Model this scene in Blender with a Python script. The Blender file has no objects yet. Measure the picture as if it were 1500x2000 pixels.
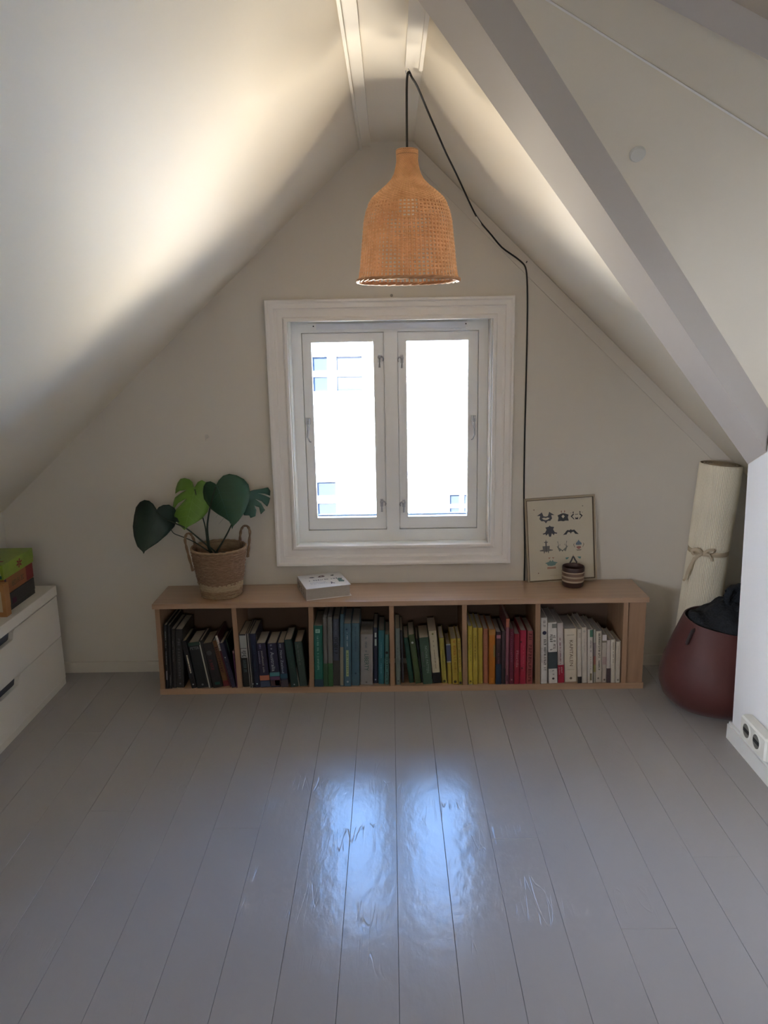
import bpy, bmesh, math, random
from mathutils import Vector, Matrix, noise
from mathutils.geometry import tessellate_polygon
random.seed(7)
C = bpy.context.scene.collection
SC = bpy.context.scene

# ------------------------------------------------------------------ camera
cam_data = bpy.data.cameras.new('camera')
cam = bpy.data.objects.new('camera', cam_data); C.objects.link(cam)
cam_data.sensor_fit = 'HORIZONTAL'; cam_data.sensor_width = 36.0
cam_data.lens = 36.0 * 1520 / 1500
cam_data.clip_start = 0.02
R = Vector((0.99983, 0.00622, -0.01731)).normalized()
FW = Vector((-0.01028, 0.97522, -0.22094)); FW = (FW - R * FW.dot(R)).normalized()
UP = R.cross(FW)
m = Matrix.Identity(4)
for i in range(3):
    m[i][0] = R[i]; m[i][1] = UP[i]; m[i][2] = -FW[i]
m[0][3], m[1][3], m[2][3] = 0.0, -3.2485, 1.45
cam.matrix_world = m
SC.camera = cam

# ------------------------------------------------------------------ light and exposure
SC.view_settings.view_transform = 'Standard'
SC.view_settings.look = 'None'
SC.view_settings.exposure = 1.36
SC.view_settings.gamma = 1.0
SC.view_settings.use_curve_mapping = False
w = bpy.data.worlds.new('sky'); SC.world = w; w.use_nodes = True
bg = w.node_tree.nodes['Background']
bg.inputs[0].default_value = (0.24, 0.48, 1.0, 1)
bg.inputs[1].default_value = 12.0
def lamp(name, typ, loc, target, energy, color, **kw):
    d = bpy.data.lights.new(name, typ); d.energy = energy; d.color = color
    for k, v in kw.items(): setattr(d, k, v)
    o = bpy.data.objects.new(name, d); C.objects.link(o)
    o.location = loc
    o.rotation_euler = (Vector(target) - Vector(loc)).to_track_quat('-Z', 'Y').to_euler()
    o['kind'] = 'helper'
    return o
sun = lamp('sun', 'SUN', (-6, -10, 7), (0, 0, 0), 38.0, (1.0, 0.90, 0.76), angle=0.01)
# area lamp added for sunlight bounced up from below the window
glint = lamp('added_bounce', 'AREA', (0.0, 1.75, -0.50), (0.0, 0.0, 1.15), 330.0, (1.0, 0.82, 0.63), shape='RECTANGLE', size=2.0, size_y=.7)
port = lamp('sky_portal', 'AREA', (0, 0.32, 1.04), (0, -3, 1.04), 1.0, (1, 1, 1), shape='RECTANGLE', size=0.86, size_y=0.98)
port.data.cycles.is_portal = True
# two fill lamps added behind the camera to brighten the room
wall_fill = lamp('right_wall_fill', 'AREA', (-1.20, -2.75, 1.02), (1.25, -1.35, .75), 3.6, (.85, .90, 1.0), shape='RECTANGLE', size=.5, size_y=.5, spread=.9)
rear = lamp('rear_fill', 'AREA', (-.15, -4.95, 1.2), (0, 0, 0.9), 2.4, (1.0, 0.92, 0.80), shape='RECTANGLE', size=.9, size_y=.6, spread=2.6)

# ------------------------------------------------------------------ helpers
def tag(o, label=None, cat=None, group=None, kind=None):
    if label: o['label'] = label
    if cat: o['category'] = cat
    if group: o['group'] = group
    if kind: o['kind'] = kind
    return o
def empty(name, loc=(0, 0, 0), rot=(0, 0, 0)):
    o = bpy.data.objects.new(name, None); C.objects.link(o)
    o.location = loc; o.rotation_euler = rot; o.empty_display_size = .02
    return o
class MB:
    def __init__(s): s.v = []; s.f = []
    def add(s, vs, fs):
        n = len(s.v); s.v += [tuple(v) for v in vs]; s.f += [tuple(i + n for i in f) for f in fs]; return s
    def box(s, x0, x1, y0, y1, z0, z1):
        return s.add([(x0,y0,z0),(x1,y0,z0),(x1,y1,z0),(x0,y1,z0),(x0,y0,z1),(x1,y0,z1),(x1,y1,z1),(x0,y1,z1)],
              [(0,3,2,1),(4,5,6,7),(0,1,5,4),(1,2,6,5),(2,3,7,6),(3,0,4,7)])
    def cbox(s, x0, x1, y0, y1, z0, z1, c):
        """box with its vertical and horizontal edges chamfered (outer octagon in z, inset caps)"""
        r = [(x0+c,y0),(x1-c,y0),(x1,y0+c),(x1,y1-c),(x1-c,y1),(x0+c,y1),(x0,y1-c),(x0,y0+c)]
        cx, cy = (x0+x1)/2, (y0+y1)/2
        def ring(z, k): return [(px + (c*k if px < cx else -c*k), py + (c*k if py < cy else -c*k), z) for px, py in r]
        vs = ring(z0, .7) + ring(z0+c, 0) + ring(z1-c, 0) + ring(z1, .7)
        fs = [tuple(range(7, -1, -1)), tuple(range(24, 32))]
        for j in range(3):
            for i in range(8):
                a = j*8+i; b = j*8+(i+1) % 8; fs.append((a, b, b+8, a+8))
        return s.add(vs, fs)
    def prism(s, poly, axis, a0, a1):
        """poly in the two other axes, extruded along axis from a0 to a1"""
        n = len(poly)
        def P(p, a):
            return {'x': (a, p[0], p[1]), 'y': (p[0], a, p[1]), 'z': (p[0], p[1], a)}[axis]
        vs = [P(p, a0) for p in poly] + [P(p, a1) for p in poly]
        fs = [tuple(range(n)), tuple(range(2*n-1, n-1, -1))] + [(i, (i+1) % n, (i+1) % n+n, i+n) for i in range(n)]
        return s.add(vs, fs)
    def slab(s, pts, off):
        """planar polygon pts thickened by vector off"""
        n = len(pts); o = Vector(off)
        vs = [Vector(p) for p in pts] + [Vector(p)+o for p in pts]
        fs = [tuple(range(n)), tuple(range(2*n-1, n-1, -1))] + [(i, (i+1) % n, (i+1) % n+n, i+n) for i in range(n)]
        return s.add(vs, fs)
    def tube(s, pts, r, n=6, closed=False, flat=1.0):
        pts = [Vector(p) for p in pts]; k = len(pts)
        rr = r if isinstance(r, (list, tuple)) else [r]*k
        ref = Vector((0, 0, 1)); vs = []; prev = None
        for i, p in enumerate(pts):
            a = pts[(i-1) % k] if (closed or i) else p
            b = pts[(i+1) % k] if (closed or i < k-1) else p
            t = (b-a).normalized()
            if prev is None:
                u = t.cross(ref)
                if u.length < .05: u = t.cross(Vector((1, 0, 0)))
            else: u = prev - t*prev.dot(t)
            u.normalize(); prev = u; vv = t.cross(u)
            for j in range(n):
                q = 2*math.pi*j/n
                vs.append(p + u*math.cos(q)*rr[i]*flat + vv*math.sin(q)*rr[i])
        fs = []
        for i in range(k if closed else k-1):
            for j in range(n):
                a = i*n+j; b = i*n+(j+1) % n; c = ((i+1) % k)*n
                fs.append((a, b, c+(j+1) % n, c+j))
        if not closed: fs += [tuple(range(n-1, -1, -1)), tuple(range((k-1)*n, k*n))]
        return s.add(vs, fs)
    def lathe(s, prof, n=32, c=(0, 0, 0), sx=1, sy=1, cap0=False, cap1=False):
        vs = []
        for r, z in prof:
            for j in range(n):
                q = 2*math.pi*j/n
                vs.append((c[0]+r*sx*math.cos(q), c[1]+r*sy*math.sin(q), c[2]+z))
        fs = []
        for i in range(len(prof)-1):
            for j in range(n):
                a = i*n+j; b = i*n+(j+1) % n
                fs.append((a, b, b+n, a+n))
        if cap0: fs.append(tuple(range(n-1, -1, -1)))
        if cap1: fs.append(tuple(range((len(prof)-1)*n, len(prof)*n)))
        return s.add(vs, fs)
    def build(s, name, mat, parent=None, smooth=False, fix=True):
        me = bpy.data.meshes.new(name); me.from_pydata(s.v, [], s.f)
        if fix:
            bm = bmesh.new(); bm.from_mesh(me); bmesh.ops.recalc_face_normals(bm, faces=bm.faces); bm.to_mesh(me); bm.free()
        if smooth:
            me.polygons.foreach_set('use_smooth', [True]*len(me.polygons))
            me.set_sharp_from_angle(angle=math.radians(40))
        me.materials.append(mat); me.update()
        o = bpy.data.objects.new(name, me); C.objects.link(o)
        if parent: o.parent = parent
        return o
def struct(o): o['kind'] = 'structure'; return o

# ------------------------------------------------------------------ materials
MATS = {}
def mat(name, col, rough=.6, var=0.0, scale=8.0, bump=0.0, bscale=40.0, spec=.5, metal=0.0, stretch=(1,1,1), col2=None, trans=0.0, coat=0.0, sheen=0.0, detail=4):
    if name in MATS: return MATS[name]
    M = bpy.data.materials.new(name); M.use_nodes = True; nt = M.node_tree; B = nt.nodes['Principled BSDF']
    B.inputs['Base Color'].default_value = (*col, 1); B.inputs['Roughness'].default_value = rough
    B.inputs['Specular IOR Level'].default_value = spec; B.inputs['Metallic'].default_value = metal
    if trans: B.inputs['Transmission Weight'].default_value = trans
    if coat: B.inputs['Coat Weight'].default_value = coat; B.inputs['Coat Roughness'].default_value = .42
    if sheen: B.inputs['Sheen Weight'].default_value = sheen
    tc = nt.nodes.new('ShaderNodeTexCoord'); mp = nt.nodes.new('ShaderNodeMapping')
    mp.inputs['Scale'].default_value = stretch; nt.links.new(tc.outputs['Object'], mp.inputs[0])
    if var or col2:
        nz = nt.nodes.new('ShaderNodeTexNoise'); nz.inputs['Scale'].default_value = scale; nz.inputs['Detail'].default_value = detail
        nt.links.new(mp.outputs[0], nz.inputs['Vector'])
        cr = nt.nodes.new('ShaderNodeValToRGB')
        c2 = col2 or tuple(min(1, c*(1+var)) for c in col); c1 = col if col2 else tuple(c*(1-var) for c in col)
        cr.color_ramp.elements[0].color = (*c1, 1); cr.color_ramp.elements[0].position = .3
        cr.color_ramp.elements[1].color = (*c2, 1); cr.color_ramp.elements[1].position = .7
        nt.links.new(nz.outputs[0], cr.inputs[0]); nt.links.new(cr.outputs[0], B.inputs['Base Color'])
    if bump:
        n2 = nt.nodes.new('ShaderNodeTexNoise'); n2.inputs['Scale'].default_value = bscale; n2.inputs['Detail'].default_value = 3
        nt.links.new(mp.outputs[0], n2.inputs['Vector'])
        bp = nt.nodes.new('ShaderNodeBump'); bp.inputs['Strength'].default_value = bump; bp.inputs['Distance'].default_value = .01
        nt.links.new(n2.outputs[0], bp.inputs['Height']); nt.links.new(bp.outputs[0], B.inputs['Normal'])
    MATS[name] = M
    return M
WALL = mat('wall_paint', (.70, .655, .58), .75, var=.015, scale=1.5, bump=.04, bscale=60)
CEIL = mat('ceiling_paint', (.80, .732, .61), .6, var=.01, scale=2, bump=.03, bscale=45)
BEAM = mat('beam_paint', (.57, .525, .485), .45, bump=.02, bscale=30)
RWALL = mat('right_wall_paint', (.88, .88, .89), .6, bump=.03, bscale=50)
RTRIM = mat('ridge_trim_paint', (.82, .765, .66), .45)
TRIM = mat('trim_paint', (.90, .87, .84), .38, bump=.01, bscale=30)
SASH = mat('sash_paint', (.93, .94, .94), .3)
REVEAL = mat('reveal_paint', (.86, .86, .82), .35)
OAK = mat('oak_veneer', (.36, .215, .125), .33, col2=(.45, .285, .175), scale=3.0, stretch=(1.2, 14, 14), bump=.03, bscale=30, detail=6, coat=1.0)
OAKV = mat('oak_veneer_upright', (.30, .175, .10), .5, col2=(.38, .23, .135), scale=3.0, stretch=(14, 14, 1.2), bump=.03, bscale=30, detail=6)
BACKP = mat('shelf_back', (.16, .10, .07), .7)
CABW = mat('cabinet_white', (.78, .74, .66), .4)
BLACK = mat('black', (.01, .01, .011), .6)
CABLE = mat('black_cable', (.008, .008, .009), .5)
METAL = mat('brushed_metal', (.45, .46, .50), .35, metal=.9)
PAGES = mat('page_edges', (.50, .44, .36), .85, var=.12, scale=60, stretch=(40, 1, 1))
PAGES_G = mat('page_edges_grey', (.42, .40, .38), .85, var=.12, scale=60, stretch=(40, 1, 1))

def floor_mat():
    M = mat('grey_floor_paint', (.365, .345, .338), .20, spec=.26)
    nt = M.node_tree; B = nt.nodes['Principled BSDF']
    tc = nt.nodes.new('ShaderNodeTexCoord')
    g = nt.nodes.new('ShaderNodeNewGeometry')
    n1 = nt.nodes.new('ShaderNodeTexNoise'); n1.inputs['Scale'].default_value = 38; n1.inputs['Detail'].default_value = 3
    n3 = nt.nodes.new('ShaderNodeTexNoise'); n3.inputs['Scale'].default_value = 5; n3.inputs['Detail'].default_value = 2
    mp = nt.nodes.new('ShaderNodeMapping'); mp.inputs['Scale'].default_value = (1, .5, 1)
    nt.links.new(g.outputs['Position'], mp.inputs[0]); nt.links.new(mp.outputs[0], n1.inputs['Vector']); nt.links.new(g.outputs['Position'], n3.inputs['Vector'])
    # fine scratches: thin iso-lines of two stretched, rotated noises, kept to a few worn places
    def M_(op, x, y=None, z=None):
        n_ = nt.nodes.new('ShaderNodeMath'); n_.operation = op
        for i_, q_ in enumerate((x, y, z)):
            if q_ is None: continue
            if isinstance(q_, (int, float)): n_.inputs[i_].default_value = q_
            else: nt.links.new(q_, n_.inputs[i_])
        return n_.outputs[0]
    lines = None
    for rz, sc_ in ((.9, (26, 2.2, 1)), (-1.0, (22, 2.6, 1)), (.25, (30, 1.5, 1))):
        mp2 = nt.nodes.new('ShaderNodeMapping'); mp2.inputs['Rotation'].default_value = (0, 0, rz); mp2.inputs['Scale'].default_value = sc_
        nt.links.new(g.outputs['Position'], mp2.inputs[0])
        sn = nt.nodes.new('ShaderNodeTexNoise'); sn.inputs['Scale'].default_value = 1.0; sn.inputs['Detail'].default_value = 0
        nt.links.new(mp2.outputs[0], sn.inputs['Vector'])
        l = M_('SUBTRACT', 1.0, M_('MULTIPLY', M_('ABSOLUTE', M_('SUBTRACT', sn.outputs[0], .5)), 100.0)); l = M_('MAXIMUM', l, 0.0)
        lines = l if lines is None else M_('MAXIMUM', lines, l)
    mk_ = nt.nodes.new('ShaderNodeTexNoise'); mk_.inputs['Scale'].default_value = 7.0; mk_.inputs['Detail'].default_value = 1
    nt.links.new(g.outputs['Position'], mk_.inputs['Vector'])
    wear = M_('MULTIPLY', lines, M_('MAXIMUM', M_('MULTIPLY', M_('SUBTRACT', mk_.outputs[0], .58), 12.0), 0.0))
    wear = M_('MINIMUM', wear, 1.0)
    a = nt.nodes.new('ShaderNodeMath'); a.operation = 'MULTIPLY_ADD'; a.inputs[1].default_value = .8
    nt.links.new(n3.outputs[0], a.inputs[0]); nt.links.new(n1.outputs[0], a.inputs[2])
    b = nt.nodes.new('ShaderNodeMath'); b.operation = 'MULTIPLY_ADD'; b.inputs[1].default_value = -.9
    nt.links.new(wear, b.inputs[0]); nt.links.new(a.outputs[0], b.inputs[2])
    bp = nt.nodes.new('ShaderNodeBump'); bp.inputs['Strength'].default_value = .17; bp.inputs['Distance'].default_value = .006
    nt.links.new(b.outputs[0], bp.inputs['Height']); nt.links.new(bp.outputs[0], B.inputs['Normal'])
    return M
FLOOR = floor_mat()
# ------------------------------------------------------------------ outdoors
GROUND = mat('pale_gravel', (.42, .36, .28), .9, var=.05, scale=2)
FACADE = mat('white_render', (.86, .82, .75), .8)
DARKGL = mat('far_window_glass', (.030, .035, .044), .6, spec=.03)
g = MB().box(-30, 30, .9, 40, -3.2, -3.0).build('ground', GROUND); struct(g)
sh = empty('unseen_shed', (0, 3.0, -3.0)); tag(sh, 'unseen outbuilding added below the window, under the upward bounce lamp', 'unseen_shed')  # unseen outbuilding, added so the bounced light has a source
MB().box(-1.6, 1.6, -1.1, 1.1, 0, 1.9).build('wall', mat('shed_board', (.30, .26, .21), .8), sh)
MB().slab([(-1.8, -1.3, 1.85), (1.8, -1.3, 1.85), (1.8, 1.3, 2.1), (-1.8, 1.3, 2.1)], (0, 0, .06)).build('roof', mat('shed_board', (.30, .26, .21), .8), sh)
nh = empty('neighbouring_house', (0, 9, -3)); tag(nh, 'white house across the yard with white barred windows, seen through the panes', 'building')
# its front wall is pierced where the windows sit
def far_window(x0, x1, z0, z1, bars_x, bars_z):
    wn = MB()
    t = .07
    wn.box(x0-t, x1+t, -.05, .02, z1, z1+t); wn.box(x0-t, x1+t, -.05, .02, z0-t, z0)
    wn.box(x0-t, x0, -.05, .02, z0, z1); wn.box(x1, x1+t, -.05, .02, z0, z1)
    o = wn.build('window', FACADE, nh)
    p = MB().box(x0, x1, -.004, .01, z0, z1).build('pane', DARKGL, o)
    b = MB()
    for a0, a1 in bars_x: b.box(a0, a1, -.03, 0, z0, z1)
    for a0, a1 in bars_z: b.box(x0, x1, -.028, 0, a0, a1)
    if b.v: b.build('muntin', FACADE, o)
MB().box(-6, 6, .011, 4, 0, 7.5).build('wall', FACADE, nh)
far_window(-1.19, -.42, 3.62, 4.15, [(-.96, -.82)], [(3.845, 3.935)])
far_window(-1.19, -.885, 1.62, 2.19, [], [(1.84, 1.96)])
far_window(.93, 1.35, 1.55, 1.95, [(1.09, 1.16)], [(1.73, 1.79)])
MB().slab([(-6.3, -.4, 7.4), (6.3, -.4, 7.4), (6.3, 2, 9.4), (-6.3, 2, 9.4)], (0, 0, .12)).build('roof', mat('roof_tile', (.12, .05, .04), .8), nh)

# ------------------------------------------------------------------ room shell
# back wall with the window opening (opening x -.412 .. .418, z .562 .. 1.512)
OX0, OX1, OZ0, OZ1 = -.408, .414, .566, 1.510
wb = MB()
wb.box(-3.2, OX0, 0, .26, -.1, 3.1); wb.box(OX1, 3.2, 0, .26, -.1, 3.1)
wb.box(OX0, OX1, 0, .26, -.1, OZ0); wb.box(OX0, OX1, 0, .26, OZ1, 3.1)
wall_back = struct(wb.build('wall_back', WALL))
# tiny marks left on the wall
MB().lathe([(0, 0), (.006, 0), (.006, -.006), (0, -.006)], 10).build('screw_head', mat('screw', (.3, .28, .26), .5), wall_back).matrix_local = Matrix.Translation((.013, 0, 1.607)) @ Matrix.Rotation(math.radians(-90), 4, 'X')
xs = [k*.1388 for k in range(-13, 13)]
floor = MB().box(-2.2, 2.4, -5.1, 0, -.12, -.021).build('floor', mat('subfloor', (.03, .028, .03), .9)); struct(floor)
joints = {2: [-1.226], 4: [-1.585], 6: [-1.316], -4: [-1.16], 5: [-.42], -2: [-2.9], 0: [-3.3], 1: [-3.1], -1: [-2.6]}
rj = random.Random(3)
for k in range(-13, 14):
    ys = sorted(joints.get(k, []) + ([rj.uniform(-4.6, -3.6)] if k in joints else [rj.uniform(-1.9, -.3) if abs(k) > 6 else rj.uniform(-3.6, -2.2)]))
    e = [-5.05] + ys + [-.001]
    for a, b in zip(e[:-1], e[1:]):
        x0, x1 = k*.1388+.00035, (k+1)*.1388-.00035
        dz = rj.uniform(-.0004, .0004)
        pl = MB(); c = .0008
        P = [(x0, a+.0004), (x1, a+.0004), (x1, b-.0004), (x0, b-.0004)]
        Q = [(x0+c, a+.0004+c), (x1-c, a+.0004+c), (x1-c, b-.0004-c), (x0+c, b-.0004-c)]
        vs = [(*p, -.02) for p in P] + [(*p, -c+dz) for p in P] + [(*q, dz) for q in Q]
        pl.add(vs, [(0, 1, 5, 4), (1, 2, 6, 5), (2, 3, 7, 6), (3, 0, 4, 7), (4, 5, 9, 8), (5, 6, 10, 9), (6, 7, 11, 10), (7, 4, 8, 11), (8, 9, 10, 11), (3, 2, 1, 0)])
        pl.build('plank', FLOOR, floor)

wl = struct(MB().box(-1.75, -1.67, -5.1, 0, 0, .78).build('wall_left', WALL))
# right partition: visible left face x = 1.22, slanted top following the hip beam
wr = MB().prism([(-.668, 0), (-.612, 1.0), (-.735, 1.06), (-.76, 1.30), (-1.9, 2.6), (-5.1, 2.6), (-5.1, 0)], 'x', 1.22, 1.30)
wr.prism([(1.30, 0), (2.2, 0), (2.2, 1.15), (1.30, 1.15)], 'y', -.74, -.67)
wall_right = struct(wr.build('wall_right', RWALL))
struct(MB().box(1.75, 1.83, -.68, 0, 0, .8).build('wall_alcove', WALL))
struct(MB().box(-2.3, 3.2, -5.2, -5.1, -.1, 3.1).build('wall_rear', WALL))
w2 = empty('added_window_2', (-.15, -5.1, 1.45)); struct(w2)  # window frame added behind the camera to go with the rear fill lamp
q_ = MB(); q_.box(-.52, .52, 0, .03, .42, .50); q_.box(-.52, .52, 0, .03, -.50, -.42); q_.box(-.52, -.46, 0, .03, -.42, .42); q_.box(.46, .52, 0, .03, -.42, .42); q_.box(-.02, .02, 0, .03, -.42, .42)
q_.build('window_frame', TRIM, w2)
# unseen roof window frame, added in the left slope for the fill lamp
w3 = empty('added_window_3', (-1.30, -2.75, 1.066), (0, math.radians(42.1)-math.pi/2-math.pi/2, 0)); struct(w3)
q_ = MB(); q_.box(-.36, .36, -.36, -.30, -.01, .03); q_.box(-.36, .36, .30, .36, -.01, .03); q_.box(-.36, -.30, -.30, .30, -.01, .03); q_.box(.30, .36, -.30, .30, -.01, .03)
q_.build('window_frame', TRIM, w3)

# ceiling: one structure, its slopes, boards and beams are its parts
ceil = empty('ceiling', (0, 0, 0)); struct(ceil)
def ls(x): return 2.179 + (x+.078)*.904
MB().prism([(-.078, 2.179), (-2.3, ls(-2.3)), (-2.3, ls(-2.3)+.2), (-.078, 2.38)], 'y', -5.1, 0).build('left_slope', CEIL, ceil)
MB().box(-.10, .125, -5.1, 0, 2.18, 2.3).build('flat_strip', CEIL, ceil)
def rs(x): return 2.278 - .952*x
D = Vector((-1.323, -1.046, 1.26))
A0 = Vector((1.22, -.61, 1.0))
def along(p, t): return Vector(p) + D*t
At = along(A0, .94)
hi = along(A0, .845)      # where the beam line reaches the flat strip in plan
pl = [(.106, 0), (2.3, 0), (2.3, -.61), (1.22, -.61), (hi.x, hi.y), (.106, hi.y)]
MB().slab([(x, y, rs(x)) for x, y in pl], (0, 0, .15)).build('right_slope', CEIL, ceil)
# hip beam
B0 = A0 + Vector((0, -.121, .061)); C0 = A0 + Vector((0, -.128, .186))
tl, th = -.0, 1.25
bm_ = MB()
sec = [A0, B0, C0, A0+Vector((0, -.05, .30)), A0+Vector((0, 0, .16))]
n = len(sec)
bm_.add([along(p, tl) for p in sec] + [along(p, th) for p in sec], [tuple(range(n)), tuple(range(2*n-1, n-1, -1))] + [(i, (i+1) % n, (i+1) % n+n, i+n) for i in range(n)])
bm_.build('hip_beam', BEAM, ceil)
# slope of the side wing (E) and the plane above its crease (F)
nE = Vector((0, .769, .639))
def onE(x, z): return Vector((x, C0.y - (z-C0.z)*.639/.769, z))
Dd = Vector((.581, .197, -.237))
D1 = onE(.312, 2.108)
def Dl(t): return D1 + Dd*t
XC = onE(.206, 2.151)      # where the beam line and the crease meet
Ep = [along(C0, -.15), XC, Dl(4.5), onE(3.1, .75), onE(1.5, .75)]
MB().slab(Ep, nE*.1).build('wing_slope', CEIL, ceil)
Fv = Vector((0, -1, .42))
Fn = Dd.cross(Fv).normalized(); Fn = Fn if Fn.z > 0 else -Fn
MB().slab([Dl(-1.0), Dl(4.5), Dl(4.5)+Fv*3.2, Dl(-1.0)+Fv*3.2], Fn*.08).build('upper_wing_slope', CEIL, ceil)
# thin lip along the crease
MB().tube([Dl(-.9)+Vector((0, -.002, -.002)), Dl(4.4)+Vector((0, -.002, -.002))], .0028, 4).build('crease_bead', TRIM, ceil)
# purlin crossing the upper plane
L1 = Vector((.587, -1.577, 2.0656)); LD = Vector((.170, .038, -.0612))
pa, pb = L1-LD*2.5, L1+LD*9
dn = -Fn*.040; fw = Fv.normalized()*.075
MB().slab([pa, pb, pb+dn, pa+dn], fw).build('purlin', BEAM, ceil)
struct(MB().box(.118, .128, -5.1, -1.62, 2.18, 3.0).build('trim_5', CEIL))
# round cap in the wing slope
cp = MB().lathe([(0, -.001), (.019, -.001), (.019, .003), (.016, .006), (0, .006)], 24).build('round_cap', mat('cap_paint', (.70, .68, .62), .5), ceil, smooth=True)
cpos = onE(.585, 1.853)
cp.matrix_world = Matrix.Translation(cpos) @ (-nE).to_track_quat('Z', 'Y').to_matrix().to_4x4()
# ridge trims
t = MB().box(-.096, -.060, -5.05, -.001, 2.165, 2.1805); t.box(-.102, -.094, -5.05, -.001, 2.150, 2.176)
struct(t.build('trim_1', RTRIM))
t = MB().box(.056, .098, -5.05, -.885, 2.168, 2.1805); t.box(.094, .104, -5.05, -.885, 2.160, 2.181)
struct(t.build('trim_2', RTRIM))
# board along the right gable edge
def off(x, d): return (x-d*.69, rs(x)-d*.72)
struct(MB().prism([(.118, rs(.118)-.002), (1.72, rs(1.72)-.002), off(1.72, .055), off(.16, .055)], 'y', -.007, 0.0).build('trim_3', WALL))
# baseboards
struct(MB().box(-1.67, 1.75, -.014, 0, 0, .048).build('baseboard_back', WALL))
bb = MB().prism([(-.655, 0), (-.655, .056), (-5.1, .056), (-5.1, 0)], 'x', 1.206, 1.22)
bb.prism([(-.655, .056), (-.655, .064), (-5.1, .064), (-5.1, .056)], 'x', 1.212, 1.22)
struct(bb.build('baseboard_right', mat('white_trim', (.80, .80, .78), .4)))
struct(MB().box(-1.67, -1.656, -5.1, -1.1, 0, .05).build('baseboard_left', TRIM))
# outer shell, an unseen box added to keep daylight out of the roof space
sh = MB()
sh.box(-3.2, 3.2, -5.3, 0, 3.1, 3.2); sh.box(-3.3, -3.2, -5.3, .26, -.2, 3.2); sh.box(3.2, 3.3, -5.3, .26, -.2, 3.2)
sh.box(-3.2, 3.2, -5.3, -5.2, -.2, 3.2); sh.box(-3.2, 3.2, -5.3, .26, -.2, -.12)
struct(sh.build('roof', mat('shell_board', (.25, .2, .15), .9)))

# ------------------------------------------------------------------ window
win = empty('window_1', (0, 0, 0)); struct(win)
def framed(name, x0, x1, z0, z1, prof, mt, parent):
    """mitred frame: prof = list of (distance from outer edge inwards, y)"""
    mbx = MB(); vs = []
    for d, y in prof:
        vs += [(x0+d, y, z0+d), (x1-d, y, z0+d), (x1-d, y, z1-d), (x0+d, y, z1-d)]
    fs = []
    k = len(prof)
    for i in range(k-1):
        for j in range(4):
            a = i*4+j; b = i*4+(j+1) % 4; fs.append((a, b, b+4, a+4))
    mbx.add(vs, fs)
    return mbx.build(name, mt, parent)
casing = framed('casing', -.500, .508, .484, 1.598, [(0, 0), (0, -.020), (.003, -.024), (.010, -.024), (.014, -.019), (.018, -.017), (.034, -.017), (.038, -.011), (.046, -.009), (.068, -.010), (.073, -.016), (.078, -.018), (.086, -.018), (.0885, -.010), (.0885, .004)], TRIM, win)
framed('reveal', -.411, .418, .563, 1.513, [(0, -.008), (.0035, -.008), (.0035, .075), (0, .24)], REVEAL, win)
# fixed frame
FX0, FX1, FZ0, FZ1 = -.4075, .4135, .5665, 1.5095
fr = MB()
fr.box(FX0, -.366, .075, .19, FZ0, FZ1); fr.box(.374, FX1, .075, .19, FZ0, FZ1)
fr.box(-.366, .374, .075, .19, FZ0, .618); fr.box(-.366, .374, .075, .19, 1.466, FZ1)
fr.box(-.366, .374, .126, .19, .612, .640); fr.box(-.366, .374, .126, .19, 1.448, 1.470)
fr.box(-.370, -.345, .126, .19, .612, 1.470); fr.box(.352, .378, .126, .19, .612, 1.470)
fr.build('window_frame', SASH, win)
ml = MB().box(-.022, .034, .07, .19, .618, 1.466); ml.box(-.016, .028, .066, .07, .618, 1.466); ml.box(-.046, .058, .126, .19, .618, 1.466)
ml.build('mullion', SASH, win)
GLASS = bpy.data.materials.new('window_glass'); GLASS.use_nodes = True
nt = GLASS.node_tree; nt.nodes.clear()
o_ = nt.nodes.new('ShaderNodeOutputMaterial'); tr = nt.nodes.new('ShaderNodeBsdfTransparent'); gl = nt.nodes.new('ShaderNodeBsdfGlossy'); mx = nt.nodes.new('ShaderNodeMixShader'); fn = nt.nodes.new('ShaderNodeFresnel')
tr.inputs[0].default_value = (.93, .96, .96, 1); gl.inputs['Roughness'].default_value = .02; fn.inputs[0].default_value = 1.45
nt.links.new(fn.outputs[0], mx.inputs[0]); nt.links.new(tr.outputs[0], mx.inputs[1]); nt.links.new(gl.outputs[0], mx.inputs[2]); nt.links.new(mx.outputs[0], o_.inputs[0])
GASKET = mat('gasket', (.05, .05, .055), .6)
for (a, b, gx0, gx1) in ((-.364, -.024, -.330, -.063), (.036, .372, .068, .334)):
    s_ = MB(); z0, z1, gz0, gz1 = .6205, 1.4635, .670, 1.430
    s_.box(a, gx0, .082, .125, z0, z1); s_.box(gx1, b, .082, .125, z0, z1)
    s_.box(gx0, gx1, .082, .125, z0, gz0); s_.box(gx0, gx1, .082, .125, gz1, z1)
    so = s_.build('sash', SASH, win)
    gb = MB(); gw = .004
    gb.box(gx0, gx0+gw, .079, .100, gz0, gz1); gb.box(gx1-gw, gx1, .079, .100, gz0, gz1)
    gb.box(gx0, gx1, .079, .100, gz0, gz0+gw); gb.box(gx0, gx1, .079, .100, gz1-gw, gz1)
    gb.build('glazing_bead', SASH, so)
    MB().box(gx0+.004, gx1-.004, .126, .150, gz0-.006, gz0+.006).build('outer_sill_strip', GASKET, so)
    MB().box(gx0, gx1, .104, .108, gz0, gz1).build('pane', GLASS, so)
# blind rail with two brackets
br = MB().box(-.300, .318, .055, .074, 1.478, 1.502).build('blind_rail', mat('rail_white', (.80, .82, .88), .35), win)
for x in (-.312, .318):
    MB().box(x-.012, x+.012, .056, .074, 1.480, 1.504).build('bracket', SASH, br)
    MB().box(x-.0025, x+.0025, .0548, .0562, 1.490, 1.495).build('screw', BLACK, br)
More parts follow.
